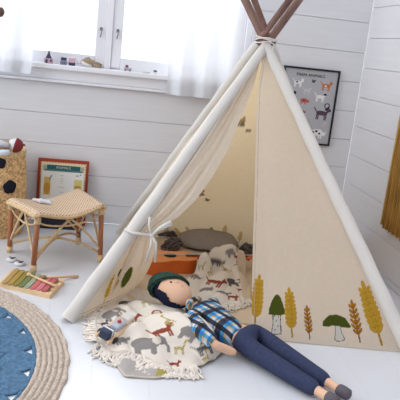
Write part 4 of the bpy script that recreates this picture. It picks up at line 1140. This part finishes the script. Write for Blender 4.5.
# head: own frame. crown direction K, face normal Fn (towards camera/up), side Sd
K = (fl(150, 281, .135)-fl(194, 303, .10)).normalized()
Fn = (Vector((.12, -.42, .90))); Fn = (Fn-K*Fn.dot(K)).normalized(); Sd = K.cross(Fn).normalized()
RH = Matrix((Sd, Fn, K)).transposed()      # local x: side, y: face, z: crown
hc = head
HR = Vector((.060, .058, .082))
def shell(scale, test, thick, nth=64, mph=48, off=Vector((0, 0, 0)), bump_=0):
    """closed shell over the part of the head where test(local unit dir) is true"""
    mb = MB(); ids = {}
    vs_ = []; fs_ = []
    def P_(j, i, k):
        th = math.pi*j/mph; a = 2*math.pi*i/nth; d = Vector((math.sin(th)*math.cos(a), math.sin(th)*math.sin(a), math.cos(th)))
        s_ = k*(1+bump_*noise.noise(d*5)); return d, hc+RH@(Vector((d.x*HR.x*s_, d.y*HR.y*s_, d.z*HR.z*s_))+off)
    cell = {}
    for j in range(mph):
        for i in range(nth):
            d, _ = P_(j+.5, i+.5, 1)
            if test(d): cell[(j, i)] = 1
    def vid(j, i, lay):
        i %= nth; kk = (j, i if 0 < j < mph else 0, lay)
        if kk not in ids:
            ids[kk] = len(vs_); _, p = P_(j, i, scale+(thick if lay else 0)); vs_.append(p)
        return ids[kk]
    for (j, i) in cell:
        q = [(j, i), (j+1, i), (j+1, i+1), (j, i+1)]
        f = [vid(*c_, 1) for c_ in q]; f = list(dict.fromkeys(f))
        if len(f) > 2: fs_.append(tuple(f))
        f = [vid(*c_, 0) for c_ in reversed(q)]; f = list(dict.fromkeys(f))
        if len(f) > 2: fs_.append(tuple(f))
        for (dj, di), (e0, e1) in (((-1, 0), ((j, i), (j, i+1))), ((1, 0), ((j+1, i+1), (j+1, i))), ((0, -1), ((j+1, i), (j, i))), ((0, 1), ((j, i+1), (j+1, i+1)))):
            nj, ni = j+dj, (i+di) % nth
            if (nj, ni) not in cell and 0 <= nj < mph:
                f = list(dict.fromkeys([vid(*e0, 1), vid(*e1, 1), vid(*e1, 0), vid(*e0, 0)]))
                if len(f) > 2: fs_.append(tuple(f[::-1]))
    mb.add(vs_, fs_, True); return mb
b = MB(); b.ball(hc, HR, 40, 28, RH)
def hp(x, y, z, k=1.0):      # point on the head surface
    d = Vector((x, y, z)).normalized(); return hc+RH@Vector((d.x*HR.x*k, d.y*HR.y*k, d.z*HR.z*k))
b.ball(hp(0.02, .97, -.10), (.006, .006, .008), 12, 8, RH)
hd_ = b.build('head', m_skin, doll)
tilt_e = 1 if (hc+Sd-EYE).length < (hc-Sd-EYE).length else -1
b = MB()
for s_ in (-1, 1): b = MB(); b.ball(hp(s_*.36-tilt_e*.16, .9, .10, 1.0), (.0045, .003, .005), 12, 8, RH); b.build('eye', mat('black_paint'), hd_)
b = MB(); b.tube([hp(x, .9, -.42-.05*math.cos(x*6), 1.005) for x in np.linspace(-.13, .13, 9)], .0011, 6); b.build('mouth', mat('dusty_red_thread', (196, 134, 116), .8), hd_)
NEARSIDE = tilt = 1 if (hc+Sd-EYE).length < (hc-Sd-EYE).length else -1
def is_hair(d): return (d.y < .02+.25*d.z+.10*d.x*tilt and (d.y < -.3 or d.z > -.72)) or (d.x*tilt > .70+.9*max(0, -d.z+.1)+.5*max(0, d.y-.2)) or d.z > .62
shell(1.015, is_hair, .06, bump_=.03).build('hair', mat('navy_black_wool', (32, 34, 58), .95, .1, bump=.8, bscale=160), hd_)
def is_hat(d): return d.z+.75*(-tilt*d.x)+.12*d.y > .24
shell(1.07, is_hat, .21, off=Vector((0, -.002, .012)), bump_=.05).build('beanie', mat('forest_green_knit', (52, 78, 68), .95, .1, bump=.9, bscale=130, var=.15, vscale=90), hd_)
# shirt
def plaid():
    m = bpy.data.materials.new('blue_plaid_cotton'); m.use_nodes = True; N = m.node_tree.nodes; L = m.node_tree.links; p = N['Principled BSDF']; p.inputs['Roughness'].default_value = .9
    geo = N.new('ShaderNodeNewGeometry'); co = N.new('ShaderNodeTexCoord'); mp = N.new('ShaderNodeMapping')
    ax_ = (hip-neck); mp.inputs['Rotation'].default_value = (0, 0, -math.atan2(ax_.y, ax_.x)); L.new(co.outputs['Object'], mp.inputs[0])
    sep = N.new('ShaderNodeSeparateXYZ'); L.new(mp.outputs[0], sep.inputs[0])
    def band(sock, per, stops, ph):
        a = N.new('ShaderNodeMath'); a.operation = 'MULTIPLY_ADD'; a.inputs[1].default_value = 1/per; a.inputs[2].default_value = ph; L.new(sock, a.inputs[0])
        f = N.new('ShaderNodeMath'); f.operation = 'FRACT'; L.new(a.outputs[0], f.inputs[0])
        r = N.new('ShaderNodeValToRGB'); r.color_ramp.interpolation = 'CONSTANT'
        while len(r.color_ramp.elements) < len(stops): r.color_ramp.elements.new(.5)
        for e, (pos, c) in zip(r.color_ramp.elements, stops): e.position = pos; e.color = (*lin(c), 1)
        L.new(f.outputs[0], r.inputs[0]); return r.outputs[0]
    K_, Bl, Tn, Wt = (58, 62, 82), (84, 166, 214), (222, 190, 154), (222, 226, 232)
    c1 = band(sep.outputs[0], .078, [(0, K_), (.32, Bl), (.52, Tn), (.64, Wt), (.80, Bl), (.90, Tn)], .1)
    cmb = N.new('ShaderNodeMath'); cmb.operation = 'ADD'; L.new(sep.outputs[1], cmb.inputs[0])
    zz_ = N.new('ShaderNodeMath'); zz_.operation = 'MULTIPLY'; zz_.inputs[1].default_value = .8; L.new(sep.outputs[2], zz_.inputs[0]); L.new(zz_.outputs[0], cmb.inputs[1])
    c2 = band(cmb.outputs[0], .070, [(0, K_), (.30, Wt), (.44, Tn), (.56, Bl), (.80, Wt)], .3)
    mx_ = N.new('ShaderNodeMix'); mx_.data_type = 'RGBA'; mx_.inputs[0].default_value = 1; mx_.blend_type = 'MULTIPLY'; L.new(c1, mx_.inputs[6]); L.new(c2, mx_.inputs[7])
    L.new(mx_.outputs[2], p.inputs['Base Color']); return m
shirt = skin_mesh('plaid_shirt', [
    [(lerp(hip, belly, .15), (.063, .057)), (belly, (.067, .060)), (chest, (.066, .060)), (lerp(chest, neck, .5), .046), (lerp(chest, neck, .85), .034)],
    [(chest, (.060, .058)), (lerp(chest, shN, .9), .036), (lerp(shN, elb, .5), .033), (elb, .031), (lerp(elb, wri, .9), .030)],
    [(chest, (.060, .058)), (lerp(chest, shF, .9), .032), (elF, .022), (lerp(elF, wrF, .6), .021)]], plaid(), doll)
b = MB(); ring = []
nd = (head-chest).normalized(); o1 = nd.orthogonal().normalized(); o2 = nd.cross(o1); nc = lerp(neck, chest, -.02)
b.tube([nc+(o1*math.cos(a)+o2*math.sin(a))*.034 for a in np.linspace(0, 2*math.pi, 30)], .010, 8); b.build('collar', shirt.data.materials[0], shirt)
jeans = skin_mesh('jeans', [
    [(lerp(hip, belly, .5), .060), (hip, .060)],
    [(hip, .054), (hipN, .040), (kneeN, .034), (lerp(kneeN, ankN, .92), .029)],
    [(hip, .054), (hipF, .040), (kneeF, .034), (lerp(kneeF, ankF, .92), .029)]], m_jean, doll)
for a_, t_e in ((ankN, toeN), (ankF, toeF)):
    d = (t_e-a_).normalized(); b = MB()
    b.tube([lerp(a_, t_e, .32), lerp(a_, t_e, .36), lerp(a_, t_e, .6), lerp(a_, t_e, .9), t_e], [.018, .0205, .022, .020, .010], 16)
    b.build('shoe', mat('dark_grey_felt', (92, 86, 94), .9, bump=.3), doll)
bpy.context.view_layer.update()
